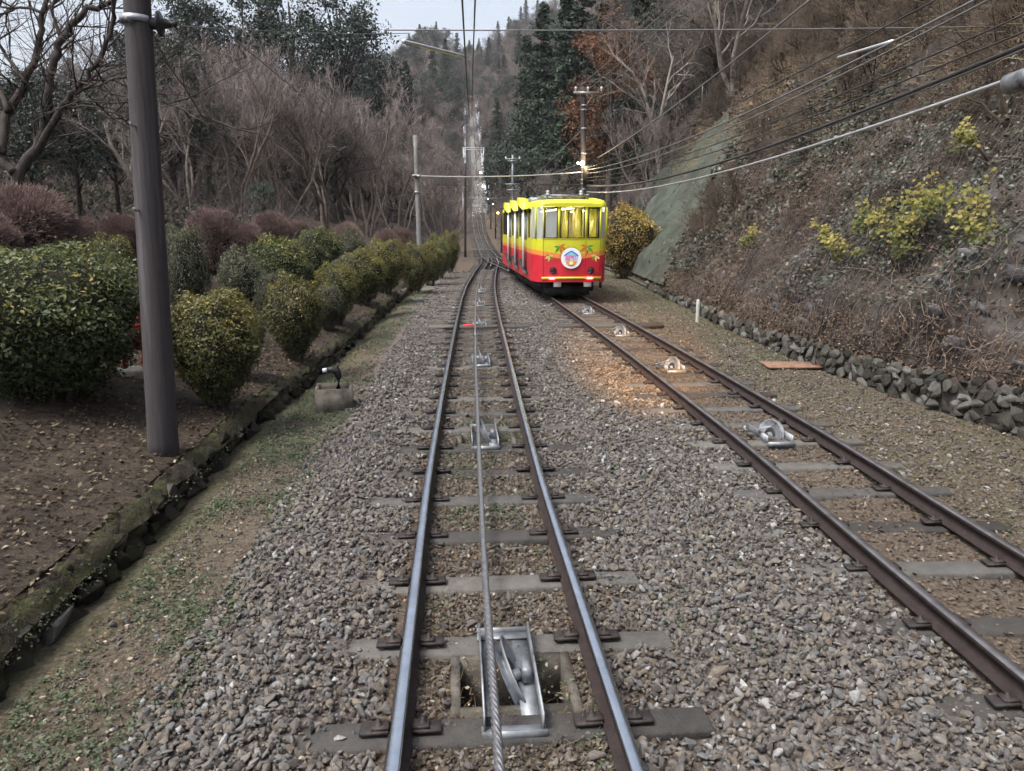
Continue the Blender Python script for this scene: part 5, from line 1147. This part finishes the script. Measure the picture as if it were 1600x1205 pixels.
flatpoly('leaf_wreath', [(-.19, -.10), (-.12, -.10), (0, -.085), (.12, -.10), (.19, -.10), (.14, -.2), (.07, -.23), (-.07, -.23), (-.14, -.2)], -.062, 'hm_orange')
disc('medallion', .065, -.066, 'hm_cream', hm, 0, -.16, 20); flatpoly('base', [(-.09, -.215), (.09, -.215), (.06, -.245), (-.06, -.245)], -.068, 'hm_brown')
def text_mesh(s, size, mat, loc, par, name='lettering', bold=.0):
    cu = bpy.data.curves.new('txt', 'FONT'); cu.body = s; cu.size = size; cu.align_x = 'CENTER'; cu.align_y = 'CENTER'; cu.offset = bold; cu.extrude = .001
    o = bpy.data.objects.new('txt', cu); COL.objects.link(o); dg = bpy.context.evaluated_depsgraph_get(); me = bpy.data.meshes.new_from_object(o.evaluated_get(dg)); bpy.data.objects.remove(o)
    me.materials.clear(); q = obj(name, me, mat, par, loc, world=False); q.rotation_euler = (PI / 2, 0, 0); return q
text_mesh('高', .16, 'hm_pink', (hx - .135, -.072, hz + .012), hm, bold=.004); text_mesh('尾', .16, 'hm_pink', (hx, -.072, hz + .012), hm, bold=.004); text_mesh('山', .16, 'hm_violet', (hx + .135, -.072, hz + .012), hm, bold=.004)
# maple-leaf decals
M['lf_green'] = flat('decal_green', (.09, .25, .03), .4); M['lf_orange'] = flat('decal_orange', (.5, .14, .02), .4); M['lf_pale'] = flat('decal_pale', (.70, .55, .16), .4)
def maple(cx, czz, R, rot, cols):
    t_ = None
    for i, a in enumerate((-100, -50, 0, 50, 100, 180)):
        q = math.radians(a) + rot; L = R * (1 if abs(a) < 60 else .75); w = L * .17
        d = np.array([math.sin(q), math.cos(q)]); n_ = np.array([d[1], -d[0]])
        if i == 5: L *= .4; w = .012
        pts = [np.zeros(2), d * L * .45 + n_ * w, d * L, d * L * .45 - n_ * w]; mb = MB(); mb.add([(cx + p[0], -.004 - i * .0004, czz + p[1]) for p in pts], [(0, 1, 2, 3)])
        o = cp('leaf_lobe' if t_ else 'maple_leaf', mb, cols[i % len(cols)], car if t_ is None else t_)
        if t_ is None: t_ = o; o['label'] = 'painted maple leaf in green and orange'
maple(-.39, 1.68, .27, 2.9, ['lf_orange', 'lf_orange', 'lf_orange', 'lf_green', 'lf_green']); maple(.5, 1.68, .31, 3.2, ['lf_green', 'lf_green', 'lf_orange', 'lf_orange', 'lf_orange'])
maple(-.72, 1.38, .2, 3.3, ['lf_pale', 'lf_green', 'lf_pale']); maple(.78, 1.38, .2, 3.0, ['lf_green', 'lf_pale', 'lf_pale'])
# sides: skirt, sill band, three door bays each with hood, rails, dark opening and steps
for sx in (-1, 1):
    sd2 = MB(); x = sx * CW
    segs = [(.62, 2.0), (3.7, 5.0), (6.7, 8.0), (9.7, CL)]
    def wall_q(y0, y1, z0, z1, xx=x): sd2.add([(xx, y0, z0), (xx, y1, z0), (xx, y1, z1), (xx, y0, z1)], [(0, 1, 2, 3)])
    for y0, y1 in segs: wall_q(y0, y1, ZB + .25, ZS); wall_q(y0, y1, ZW, ZW + .12); wall_q(y0, y0 + .1, ZS, ZW); wall_q(y1 - .1, y1, ZS, ZW)
    wall_q(.62, CL, ZB, ZB + .25); so = cp('side_panel', sd2, 'car')
    for y0, y1 in segs: cp('side_window', MB().add([(x * .985, y0 + .1, ZS), (x * .985, y1 - .1, ZS), (x * .985, y1 - .1, ZW), (x * .985, y0 + .1, ZW)], [(0, 1, 2, 3)]), 'glass', so)
    for y0, y1 in ((2.0, 3.7), (5.0, 6.7), (8.0, 9.7)):
        hd = MB(); P = [(x - sx * .02, y0 - .25, ZW - .02), (x + sx * .2, y0 - .25, ZW - .05), (x + sx * .2, y1, ZW + .2), (x - sx * .02, y1, ZW + .25), (x - sx * .02, y0 - .25, ZW + .3), (x + sx * .18, y0 - .25, ZW + .26), (x + sx * .18, y1, ZW + .42), (x - sx * .02, y1, ZW + .42)]
        hd.add(P, [(0, 1, 2, 3), (4, 5, 6, 7), (0, 1, 5, 4), (1, 2, 6, 5), (2, 3, 7, 6), (3, 0, 4, 7)]); door = cp('door_hood', hd, 'car_yellow')
        cp('door_gap', MB().box((x + sx * .09, (y0 + y1) / 2, ZW - .0), (.14, y1 - y0 - .2, .26)), 'car_dark', door)
        dl = MB(); dl.box((x - sx * .05, (y0 + y1) / 2, (ZB + .3 + ZW) / 2), (.03, y1 - y0, ZW - ZB - .3)); cp('door_leaf', dl, 'car', car)
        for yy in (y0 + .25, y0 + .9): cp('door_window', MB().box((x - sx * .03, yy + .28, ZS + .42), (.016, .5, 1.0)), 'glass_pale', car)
        for q in (.05, .28): cp('hand_rail', MB().box((x + sx * .12, y0 + q, (ZB + .35 + ZW) / 2), (.045, .06, ZW - ZB - .4)), 'car_white', car)
        stp = MB(); stp.add([(x + sx * .16, y0 - .35, ZB + .18), (x + sx * .16, y1, ZB + .56), (x - sx * .01, y1, ZB + .56), (x - sx * .01, y0 - .35, ZB + .18), (x + sx * .16, y0 - .35, ZB + .22), (x + sx * .16, y1, ZB + .60), (x - sx * .01, y1, ZB + .60), (x - sx * .01, y0 - .35, ZB + .22)], [(0, 1, 2, 3), (4, 5, 6, 7), (0, 1, 5, 4), (1, 2, 6, 5), (2, 3, 7, 6), (3, 0, 4, 7)]); cp('door_step', stp, 'car_dark', car)
rear = MB(); rear.add([(-CW, CL, ZB), (CW, CL, ZB), (CW, CL, ZW + .1), (-CW, CL, ZW + .1)], [(0, 1, 2, 3)]); cp('rear_panel', rear, 'car')
fl = MB(); fl.box((0, CL / 2, ZB + .3), (2.35, CL - .7, .06)); cp('floor', fl, 'seat')
cl = MB(); cl.box((0, CL / 2, ZW + .1), (2.2, CL - 1.0, .03)); ceil = cp('ceiling', cl, 'cream')
M['tube_light'] = emit('tube_light', (1.0, .85, .52), 9.0)
for sx in (-.5, .5):
    for y in (1.2, 3.6, 6.0, 8.4, 10.8): cp('tube_light', MB().box((sx, y, ZW + .05), (.14, 1.5, .05)), 'tube_light', ceil)
pl = MB()
for y in (1.6, 3.4, 5.2, 7.0, 9.0):
    for xx in (-.75, -.2, .35, .8): cp('grab_pole', MB().tube([(xx + .05 * math.sin(y * 3), y, ZB + .3), (xx + .05 * math.sin(y * 3), y, ZW + .08)], .02, 6), 'cream')
for y in (2.4, 4.6, 6.6, 8.8, 11.5):
    for xx in (-.8, .75): s_ = MB(); bev_box(s_, (xx, y, ZB + .55), (.7, .45, .5), .05); s_.box((xx, y + .22, ZB + .95), (.7, .08, .7)); cp('seat', s_, 'seat')
cp('partition', MB().box((0, CL - .3, 1.9), (2.3, .04, 1.6)), 'cream')
cs = MB(); bev_box(cs, (.68, .35, ZS - .02), (.4, .3, .12), .02); cp('console', cs, 'car_dark'); cp('warning_lamp', MB().lathe([(0, .06), (.03, .05), (.045, 0)], 12, (.57, .25, ZS + .05)), 'tail')
# roof gear: frames, pantograph bow, junction boxes
rg = MB()
for y in (1.4, 3.2): rg.box((.05, y, ZR + .14), (1.5, .06, .05))
for xx in (-.62, .72): rg.box((xx, 2.3, ZR + .16), (.06, 2.4, .05)); rg.box((xx, 1.4, ZR + .07), (.05, .05, .16)); rg.box((xx, 3.2, ZR + .07), (.05, .05, .16))
rgo = cp('roof_frame', rg, 'galv')
for xx in (-.55, .6): cp('insulator', MB().lathe([(0, .16), (.04, .15), (.07, .11), (.04, .08), (.07, .05), (.05, 0)], 10, (xx, 1.8, ZR + .17)), 'porcelain', rgo)
cp('collector_bow', MB().tube([(-.9, 2.6, ZR + .48), (-.75, 2.6, ZR + .56), (0, 2.6, ZR + .55), (.75, 2.6, ZR + .56), (.9, 2.6, ZR + .48)], .03, 6), 'dark_metal', rgo)
for xx in (-.35, .35): cp('bow_arm', MB().tube([(xx, 2.6, ZR + .55), (xx * .6, 3.4, ZR + .35), (xx, 2.5, ZR + .18)], .02, 6), 'dark_metal', rgo)
for y in (4.8, 7.2): cp('roof_box', bev_box(MB(), (-.55, y, ZR + .06), (.6, .9, .25), .04), 'galv')

# ================================================================== POLES, LAMPS AND WIRES
def pole_tube(p0, p1, r0, r1, n=24, k=20): P0, P1 = np.array(p0, float), np.array(p1, float); t_ = np.linspace(0, 1, n)[:, None]; return MB().tube(P0 + (P1 - P0) * t_, np.linspace(r0, r1, n), k)
pb = on_plane(254, 690, .52); PX, PY = pb[0], pb[1]; pz = terr(PX, PY) - .1
ptop = at(205, -150, PY)
wp = empty('utility_pole', (PX, PY, pz), 'thick dark wooden utility pole standing in the shrub garden', 'pole')
obj('shaft', pole_tube((PX, PY, pz), (ptop[0], PY, ptop[2]), .148, .112).mesh('shaft', True), 'pole', wp)
for px, py in ((238, 200), (232, 40), (244, 330)):
    p = at(px - 14, py, PY); m = MB().tube([p + np.array([0, -.02, 0]), p + np.array([-.04, -.17, 0]), p + np.array([-.05, -.18, .03])], .011, 6); obj('step_bolt', m.mesh('step_bolt'), 'galv', wp)
bp = at(212, 32, PY); obj('pole_band', MB().lathe([(.132, -.03), (.140, -.03), (.140, .03), (.132, .03)], 20, tuple(bp)).mesh('pole_band'), 'galv', wp)
ip = at(268, 40, PY)
ins = MB().tube([bp + np.array([.15, 0, 0]), ip], .018, 8); bo = obj('insulator_arm', ins.mesh('insulator_arm'), 'dark_metal', wp)
obj('insulator', MB().lathe([(0, -.1), (.05, -.1), (.055, -.02), (.11, 0), (.11, .015), (.05, .03), (.035, .1), (.02, .13), (.04, .14), (.02, .16)], 16, tuple((np.array(bp) * .35 + np.array(ip) * .65)), 'X').mesh('insulator', True), 'dark_metal', wp)
def sag(p0, p1, s, n=30):
    p0, p1 = np.array(p0, float), np.array(p1, float); t_ = np.linspace(0, 1, n)[:, None]; P = p0 + (p1 - p0) * t_; P[:, 2] -= (4 * s * t_ * (1 - t_))[:, 0]; return P
def wire(name, pts, r, mat, label, group=None, k=6):
    P = np.asarray(pts, float); o = obj(name, MB().tube(P - P[0], r, k).mesh(name, True), mat, None, tuple(P[0])); return tag(o, label, 'wire', group)
# grey pole left of the track
p2 = at(656, 384, 37); z2 = terr(p2[0], 37); gp = empty('utility_pole', (p2[0], 37, z2 - .2), 'slim grey concrete utility pole at the far end of the shrub row', 'pole')
t2 = at(649, 212, 37); obj('shaft', pole_tube((p2[0], 37, z2 - .2), (t2[0], 37, t2[2]), .13, .105, 10, 14).mesh('shaft', True), 'conc_pole', gp)
a2 = at(651, 275, 37); obj('bracket', bev_box(MB(), (a2[0], 36.95, a2[2]), (.42, .3, .12), .02).mesh('bracket'), 'galv', gp)
obj('pole_band', MB().lathe([(.12, -.05), (.14, -.05), (.14, .05), (.12, .05)], 14, (a2[0], 37, a2[2] - .75)).mesh('pole_band'), 'galv', gp)
# lamp pole behind the car
LY = 38.0; lb = at(915, 300, LY); lt = at(911, 137, LY); lz = terr(lb[0], LY)
lp = empty('lamp_pole', (lb[0], LY, lz), 'grey pole with a cross-arm and a glowing warm lamp behind the car', 'lamp pole')
obj('shaft', pole_tube((lb[0], LY, lz), (lt[0], LY, lt[2]), .165, .12, 12, 14).mesh('shaft', True), 'pole', lp)
ca = at(918, 146, LY); obj('cross_arm', bev_box(MB(), (ca[0], LY - .14, ca[2]), (1.4, .1, .1), .01).mesh('cross_arm'), 'galv', lp)
obj('brace', MB().tube([at(926, 150, LY), at(914, 168, LY)], .025, 6).mesh('brace'), 'galv', lp)
for px in (899, 918, 939):
    q = at(px, 141, LY); obj('insulator', MB().lathe([(0, .14), (.05, .12), (.07, .06), (.05, .03), (.03, -.06)], 12, (q[0], LY - .14, q[2])).mesh('insulator', True), 'porcelain', lp)
for py in (165, 172, 201, 240, 262, 270, 281, 288, 296): q = at(912.5, py, LY); obj('pole_band', MB().lathe([(.13, -.03), (.165, -.03), (.165, .03), (.13, .03)], 14, (q[0], LY, q[2])).mesh('pole_band'), 'galv', lp)
q = at(918, 268, LY); obj('rack', bev_box(MB(), (q[0], LY - .2, q[2] - .2), (.5, .12, .9), .02).mesh('rack'), 'dark_metal', lp)
M['bulb'] = emit('warm_bulb', (1.0, .72, .38), 60.0); M['bulb_far'] = emit('far_bulb', (1.0, .86, .62), 40.0); M['bulb_orange'] = emit('orange_bulb', (1.0, .45, .08), 14.0)
lq = at(910, 255, LY - .35); bo = obj('lamp_arm', MB().tube([at(913, 252, LY), lq + np.array([0, 0, .08])], .02, 6).mesh('lamp_arm'), 'galv', lp)
obj('bulb', MB().lathe([(0, .1), (.06, .08), (.1, .0), (.08, -.07), (0, -.11)], 16, tuple(lq)).mesh('bulb', True), 'bulb', lp)
obj('bulb', MB().lathe([(0, .05), (.035, .03), (.045, .0), (.03, -.03), (0, -.05)], 12, tuple(at(903, 255, LY - .3))).mesh('bulb', True), 'bulb_far', lp)
pt = bpy.data.lights.new('lamp_glow', 'POINT'); pt.energy = 60; pt.color = (1, .68, .34); pt.shadow_soft_size = .12; po = bpy.data.objects.new('lamp_glow', pt); COL.objects.link(po); po.parent = lp; po.location = Vector(lq + np.array([0, -.3, 0])) - lp.location
# light steel pole behind the car
SY = 52.0; sb = at(801, 330, SY); st_ = at(800, 242, SY); sp = empty('steel_pole', (sb[0], SY, terr(sb[0], SY)), 'thin light steel pole with short cross-arms left of the car roof', 'pole')
obj('shaft', pole_tube((sb[0], SY, terr(sb[0], SY)), (sb[0], SY, st_[2]), .1, .08, 6, 10).mesh('shaft'), 'galv', sp)
for py, w_ in ((249, 1.0), (252, .7), (288, 1.0), (297, .8)): q = at(801, py, SY); obj('cross_arm', bev_box(MB(), (sb[0], SY - .12, q[2]), (w_, .08, .08), .01).mesh('cross_arm'), 'galv', sp)
for dx in (-.45, .45): q = at(801, 249, SY); obj('insulator', MB().lathe([(0, .16), (.06, .13), (.05, .0)], 10, (sb[0] + dx, SY - .12, q[2])).mesh('insulator'), 'porcelain', sp)
# dark post left of the distant track
DY = 60.0; db = at(727, 392, DY); dt = at(727, 255, DY); dp = empty('dark_post', (db[0], DY, terr(db[0], DY)), 'thin dark post just left of the distant track', 'pole')
obj('shaft', pole_tube((db[0], DY, terr(db[0], DY)), (dt[0], DY, dt[2]), .1, .08, 6, 10).mesh('shaft'), 'bark_dark', dp)
q = at(727, 310, DY); obj('cross_arm', bev_box(MB(), (db[0] + 1.6, DY, q[2]), (3.3, .07, .07), .01).mesh('cross_arm'), 'galv', dp)
# far lamps along the climb
for i, (px, py, Y, col, lab) in enumerate([(770, 319, 86, 'bulb_far', 'lit lamp post nearest behind the car, right of the distant track'), (763, 312, 98, 'bulb_far', 'second lit lamp post beside the foot of the steel bridge'), (778, 333, 66, 'bulb_orange', 'dim orange lamp on a dark post left of the car'), (755, 291, 125, 'bulb_far', 'lit lamp on the right side of the lower bridge'), (751, 270, 142, 'bulb_far', 'lit lamp beside the bridge portal'),
        (747, 248, 165, 'bulb_far', 'lit lamp above the bridge portal'), (745, 232, 185, 'bulb_far', 'lit lamp on the upper bridge'), (742, 214, 215, 'bulb_far', 'bright lit lamp near the top of the bridge'), (741, 184, 262, 'bulb_far', 'lit lamp just above the top of the bridge'), (737, 140, 345, 'bulb_far', 'highest lit lamp far up the line')]):
    b = at(px, py, Y); zg = terr(b[0] + .3, Y); t_ = empty('street_lamp', (b[0] + .3, Y, zg), lab, 'lamp', 'lamps along the climbing track')
    obj('post', pole_tube((b[0] + .3, Y, zg - .3), (b[0] + .3, Y, max(b[2] + .35, zg + 2)), .09, .06, 4, 8).mesh('post'), 'wire_dark' if i < 3 else 'galv', t_)
    r_ = .11 * (Y / 90) ** .7; obj('lamp_head', MB().lathe([(0, r_), (r_ * .8, r_ * .5), (r_, 0), (0, -r_)], 10, tuple(b)).mesh('lamp_head', True), col, t_)
# steel bridge sides climbing the hill, and its portal
br = empty('steel_bridge', (float(tx(120)), 120, float(prof(120))), 'pale steel railway bridge climbing the steep hill in the distance', 'bridge')
M['bridge'] = pmat('pale_bridge_paint', two((.40, .43, .48), .15), 1.5, .6, .1, .1)
for e in (-1, 1):
    Yp = np.arange(113, 256, 3.0)
    for i in range(len(Yp) - 1):
        y0, y1 = Yp[i], Yp[i + 1] - .15; hgt = (2.3 if i % 2 else 2.1) * (1.0 if y0 < 160 else .8); m = MB(); P = []
        for xo in (1.5, 1.75):
            for (yy, zz) in ((y0, -.8), (y1, -.8), (y1, hgt), (y0, hgt)): P.append((tx(yy) + e * xo, yy, prof(yy) + zz))
        m.add(P, [(0, 1, 2, 3), (7, 6, 5, 4), (0, 4, 5, 1), (3, 2, 6, 7), (0, 3, 7, 4), (1, 5, 6, 2)]); obj('side_panel', m.mesh('side_panel'), 'bridge', br)
for Y in (114, 150, 178, 205, 232):
    for e in (-1, 1): obj('bridge_post', MB().box((float(tx(Y)) + e * 1.9, Y, float(prof(Y)) + 1.4), (.22, .22, 5.0)).mesh('bridge_post'), 'bridge', br)
for zz in (3.6, 3.95): obj('portal_beam', MB().box((float(tx(150)), 150, float(prof(150)) + zz), (4.2, .25, .14)).mesh('portal_beam'), 'bridge', br)
obj('deck', grid_mesh('deck', np.array([[tx(y) - 1.5, tx(y) + 1.5] for y in np.arange(113, 256, 3.0)]), np.arange(113, 256, 3.0), np.array([[prof(y) + .03] * 2 for y in np.arange(113, 256, 3.0)])), 'concrete', br)

# wires from the lamp pole to the right
GW = 'cable bundle from the lamp pole to the right'
def w2(name, a, b, mid, r, mat, label, group=GW, Ya=LY, Yb=8.5):
    p0 = at(*a, Ya); p1 = at(*b, Yb); best = None
    for s in np.linspace(-.5, 4, 60):                                    # choose the sag that passes through the surveyed mid point
        P = sag(p0, p1, s, 60); d = P - _C; w_ = d @ _fw; X = CX + F * (d @ _rt) / w_; Yp = CY - F * (d @ _up) / w_
        e = abs(np.interp(mid[0], X, Yp) - mid[1]) if X[-1] > X[0] else abs(np.interp(mid[0], X[::-1], Yp[::-1]) - mid[1])
        if best is None or e < best[0]: best = (e, P)
    return wire(name, best[1], r, mat, label, group)
w2('overhead_cable', (916, 300), (1700, 80), (1100, 276), .026, 'wire_bright', 'thick silvery cable, lowest of the bundle, ending at the grey cylinder on the right edge')
w2('overhead_cable', (916, 291), (1700, 28), (1100, 260), .03, 'wire_dark', 'thick dark cable just above the silvery one')
w2('overhead_cable', (916, 289), (1700, 36), (1100, 263), .016, 'wire', 'grey wire lashed close under the thick dark cable')
w2('overhead_cable', (916, 283), (1700, 8), (1100, 242), .013, 'wire_dark', 'thin dark wire, third from the bottom of the bundle')
w2('overhead_cable', (916, 278), (1700, -22), (1100, 231), .013, 'wire_dark', 'thin wire, fourth from the bottom of the bundle')
w2('overhead_cable', (916, 271), (1700, -82), (1100, 215), .014, 'wire', 'pale grey wire in the middle of the bundle')
w2('overhead_cable', (916, 266), (1700, -92), (1100, 207), .018, 'wire', 'grey wire above the middle of the bundle')
w2('overhead_cable', (916, 263), (1700, -128), (1100, 188), .013, 'wire_dark', 'uppermost thin wire of the bundle carrying the white sleeve')
w2('overhead_cable', (934, 247), (1265, 0), (1100, 131), .024, 'wire', 'guy cable rising steeply from the lamp to the top of the photo', None, LY, 20)
for i, (a, b, lab) in enumerate((((899, 141), (1056, 0), 'left thin power line from the cross-arm to the top of the photo'), ((918, 141), (1084, 0), 'middle thin power line from the cross-arm to the top of the photo'), ((939, 141), (1114, 0), 'right thin power line from the cross-arm to the top of the photo'))):
    w2('power_line', a, (b[0] + 60, b[1] - 52), ((a[0] + b[0]) / 2, (a[1] + b[1]) / 2 + 2), .011, 'wire', lab, 'power lines from the cross-arm', LY, 22)
w2('guy_wire', (838, 272), (909, 203), (873, 238), .016, 'wire', 'guy wire from the lamp pole down to the left', None, LY + 3, LY)
w2('guy_wire', (845, 277), (905, 256), (875, 268), .014, 'wire', 'short wire rising from the span wire to the lamp', None, LY + 2, LY)
w2('span_wire', (651, 275), (912, 269), (780, 275), .028, 'wire_bright', 'bright horizontal span wire between the grey pole and the lamp pole', None, 36.8, LY)
w2('span_wire', (652, 292), (735, 294), (700, 293), .013, 'wire', 'thin wire below the span wire beside the grey pole', None, 36.8, 58)
w2('guy_wire', (649, 213), (727, 266), (690, 242), .016, 'wire', 'guy wire from the grey pole top down to the dark post', None, 36.9, DY)
w2('guy_wire', (270, -22), (648, 272), (500, 170), .013, 'wire', 'thin diagonal wire falling from upper left to the grey pole', None, 14, 36.8)
w2('span_wire', (268, 40), (640, 52), (450, 46), .006, 'wire', 'thin wire running right from the insulator on the wooden pole', None, PY, 14)
w2('span_wire', (600, 47), (1660, 40), (1100, 50), .012, 'wire', 'thin horizontal wire high across the whole right side', None, 15, 14)
w2('overhead_cable', (735, 185), (720, -40), (727, 85), .022, 'wire_dark', 'left overhead cable above the distant track', None, 70, 16)
w2('overhead_cable', (737, 185), (744, -40), (728, 88), .022, 'wire_dark', 'right overhead cable above the distant track', None, 70, 16)
p0, p1 = at(630, 65, 17), at(724, 88, 20); o = wire('tension_rod', sag(p0, p1, 0, 6), .045, 'wire_bright', 'pale straight rod hanging high left of the overhead cables'); o['category'] = 'rod'
# sleeve, coupling and the grey cylinder on the bundle
p0, p1 = at(1310, 90, 18), at(1396, 64, 16); sv = wire('cable_sleeve', sag(p0, p1, 0, 5), .035, 'wire_bright', 'white plastic sleeve on the uppermost wire of the bundle'); sv['category'] = 'sleeve'
p0, p1 = at(1574, 133, 9.5), at(1650, 106, 8.8); d_ = (p1 - p0) / np.linalg.norm(p1 - p0)
cyl = MB().tube([p0 - p0, p0 - p0 + d_ * .02, p1 - p0], [.09, .125, .125], 20); tag(obj('cable_joint_box', cyl.mesh('cable_joint_box'), 'galv', None, tuple(p0)), 'pale grey cylinder hanging on the cables at the right edge', 'joint box')
p0 = at(1098, 131, 28.5); cl_ = wire('wire_clamp', [p0, p0 + np.array([0, 0, -.25]), at(1096, 190, 28.5)], .018, 'wire', 'dark drop rod hanging from the guy cable'); cl_['category'] = 'rod'

# ================================================================== SMALL THINGS
# concrete box with bent pipe
c0, c1 = on_plane(493, 650, 0.1), on_plane(547, 643, 0.1); bx_, by_ = (c0[0] + c1[0]) / 2, (c0[1] + c1[1]) / 2 + .2; bz = float(prof(by_))
cb = empty('concrete_box', (bx_, by_, bz), 'open square concrete box beside the garden kerb', 'drain box', rz=.12)
S, Hh, th = .52, .34, .045
for (x, y, sx_, sy_) in ((0, -S / 2 + th / 2, S, th), (0, S / 2 - th / 2, S, th), (-S / 2 + th / 2, 0, th, S - 2 * th), (S / 2 - th / 2, 0, th, S - 2 * th)): obj('side_wall', MB().box((x, y, Hh / 2 - .06), (sx_, sy_, Hh + .1)).mesh('side_wall'), 'old_concrete', cb, world=False)
obj('box_floor', MB().box((0, 0, .03), (S - 2 * th - .004, S - 2 * th - .004, .04)).mesh('box_floor'), 'mortar', cb, world=False)
for (x, y, sx_, sy_) in ((0, -S / 2 + th + .004, S - 2 * th - .02, .006), (0, S / 2 - th - .004, S - 2 * th - .02, .006), (-S / 2 + th + .004, 0, .006, S - 2 * th - .002), (S / 2 - th - .004, 0, .006, S - 2 * th - .002)): obj('shade_lining', MB().box((x, y, .14), (sx_, sy_, .32)).mesh('shade_lining'), 'mortar', cb, world=False)  # dark sheets and floor paint in the shade inside the box
rg_ = MB().lathe([(.075, 0), (.09, .012), (.105, 0)], 20, (0, -S / 2 - .0, Hh / 2), 'Y'); obj('cast_ring', rg_.mesh('cast_ring'), 'old_concrete', cb, world=False)
bpz = empty('bent_pipe', (bx_ + .06, by_, bz + .05), 'black bent standpipe with a bright end rising out of the concrete box', 'pipe', rz=.1)
obj('pipe', MB().tube([(0, 0, 0), (0, 0, .25), (.01, 0, .42), (-.01, 0, .5), (-.08, -.02, .53), (-.15, -.03, .525)], [.035, .035, .045, .06, .05, .038], 12).mesh('pipe', True), 'dark_metal', bpz, world=False)
obj('nozzle', MB().tube([(-.145, -.03, .525), (-.21, -.04, .52)], [.036, .032], 12).mesh('nozzle'), 'porcelain', bpz, world=False)
obj('valve_handle', MB().box((.005, 0, .57), (.025, .05, .1)).mesh('valve_handle'), 'dark_metal', bpz, world=False)
obj('collar', MB().lathe([(.036, 0), (.05, 0), (.05, .12), (.036, .12)], 12, (0, 0, .12)).mesh('collar'), 'galv', bpz, world=False)
# white marking post, rusty plate
M['white_post'] = pmat('weathered_white_paint', two((.36, .38, .36), .2), 9, .7)
q = on_plane(1086, 497, .36); wpn = MB().lathe([(0, .62), (.03, .615), (.045, .59), (.05, .5), (.05, -.1)], 14); tag(obj('marker_post', wpn.mesh('marker_post', True), 'white_post', None, (q[0] * .98, q[1] * .97, float(prof(q[1] * .97)))), 'short white round-topped marking post at the foot of the slope', 'post')
q = on_plane(1236, 575, .18); rp = MB(); bev_box(rp, (0, 0, .03), (1.0, .62, .03), .006); tag(obj('rusty_plate', rp.mesh('rusty_plate'), 'rust', None, (q[0], q[1], float(prof(q[1])) + .02)), 'flat rusty steel plate lying on the gravel by the stone wall', 'plate').rotation_euler = (0, 0, -.1)
# red stand behind the large shrub
q = on_plane(212, 580, .8); rs = empty('red_stand', (q[0], q[1], terr(q[0], q[1])), 'red painted stand half hidden between the large shrub and the pole', 'stand')
M['red'] = pmat('red_paint_worn', two((.32, .035, .03), .2), 8, .6)
for dx in (-.13, .13): obj('post', MB().box((dx, 0, .45), (.05, .05, 1.1)).mesh('post'), 'red', rs, world=False)
obj('panel', MB().box((0, -.03, .62), (.34, .03, .5)).mesh('panel'), 'red', rs, world=False); obj('cap', MB().box((0, 0, 1.03), (.4, .16, .05)).mesh('cap'), 'red', rs, world=False)
obj('stone_base', bev_box(MB(), (0, 0, .0), (.5, .35, .24), .03).mesh('stone_base'), 'concrete', rs, world=False)
# own car's head lamp just below and behind the view, throwing the warm patch on the ballast
tgt = Vector((3.6, 15.0, .2)); hp = Vector((1.0, 0.3, 3.3))
hl = empty('head_lamp', hp, 'warm head lamp of the viewer\'s own car', 'lamp'); 
sp_ = bpy.data.lights.new('head_lamp_beam', 'SPOT'); sp_.energy = 12000; sp_.color = (1, .46, .08); sp_.spot_size = math.radians(14); sp_.spot_blend = 1.0; sp_.shadow_soft_size = .06
so_ = bpy.data.objects.new('head_lamp_beam', sp_); COL.objects.link(so_); so_.parent = hl; so_.rotation_euler = (tgt - hp).to_track_quat('-Z', 'Y').to_euler()
hb = MB().lathe([(0, .16), (.09, .14), (.11, .03), (.12, -.0), (.105, -.0), (.1, .02)], 20); hbo = obj('housing', hb.mesh('housing', True), 'dark_metal', hl, world=False); hbo.rotation_euler = so_.rotation_euler; hbo.location = (tgt - hp).normalized() * -.02

# thin dusk haze over the whole valley
hz_ = MB(); hz_.box((20, 285, 83), (700, 640, 172)); hzo = bpy.data.objects.new('haze', hz_.mesh('haze')); COL.objects.link(hzo); hzo['kind'] = 'stuff'
hmm = bpy.data.materials.new('haze'); hmm.use_nodes = True; hn = hmm.node_tree; hn.nodes.clear(); ho_ = hn.nodes.new('ShaderNodeOutputMaterial'); pv = hn.nodes.new('ShaderNodeVolumePrincipled')
pv.inputs['Color'].default_value = (.86, .88, .93, 1); pv.inputs['Density'].default_value = .00025; hn.links.new(pv.outputs[0], ho_.inputs['Volume']); hzo.data.materials.append(hmm)
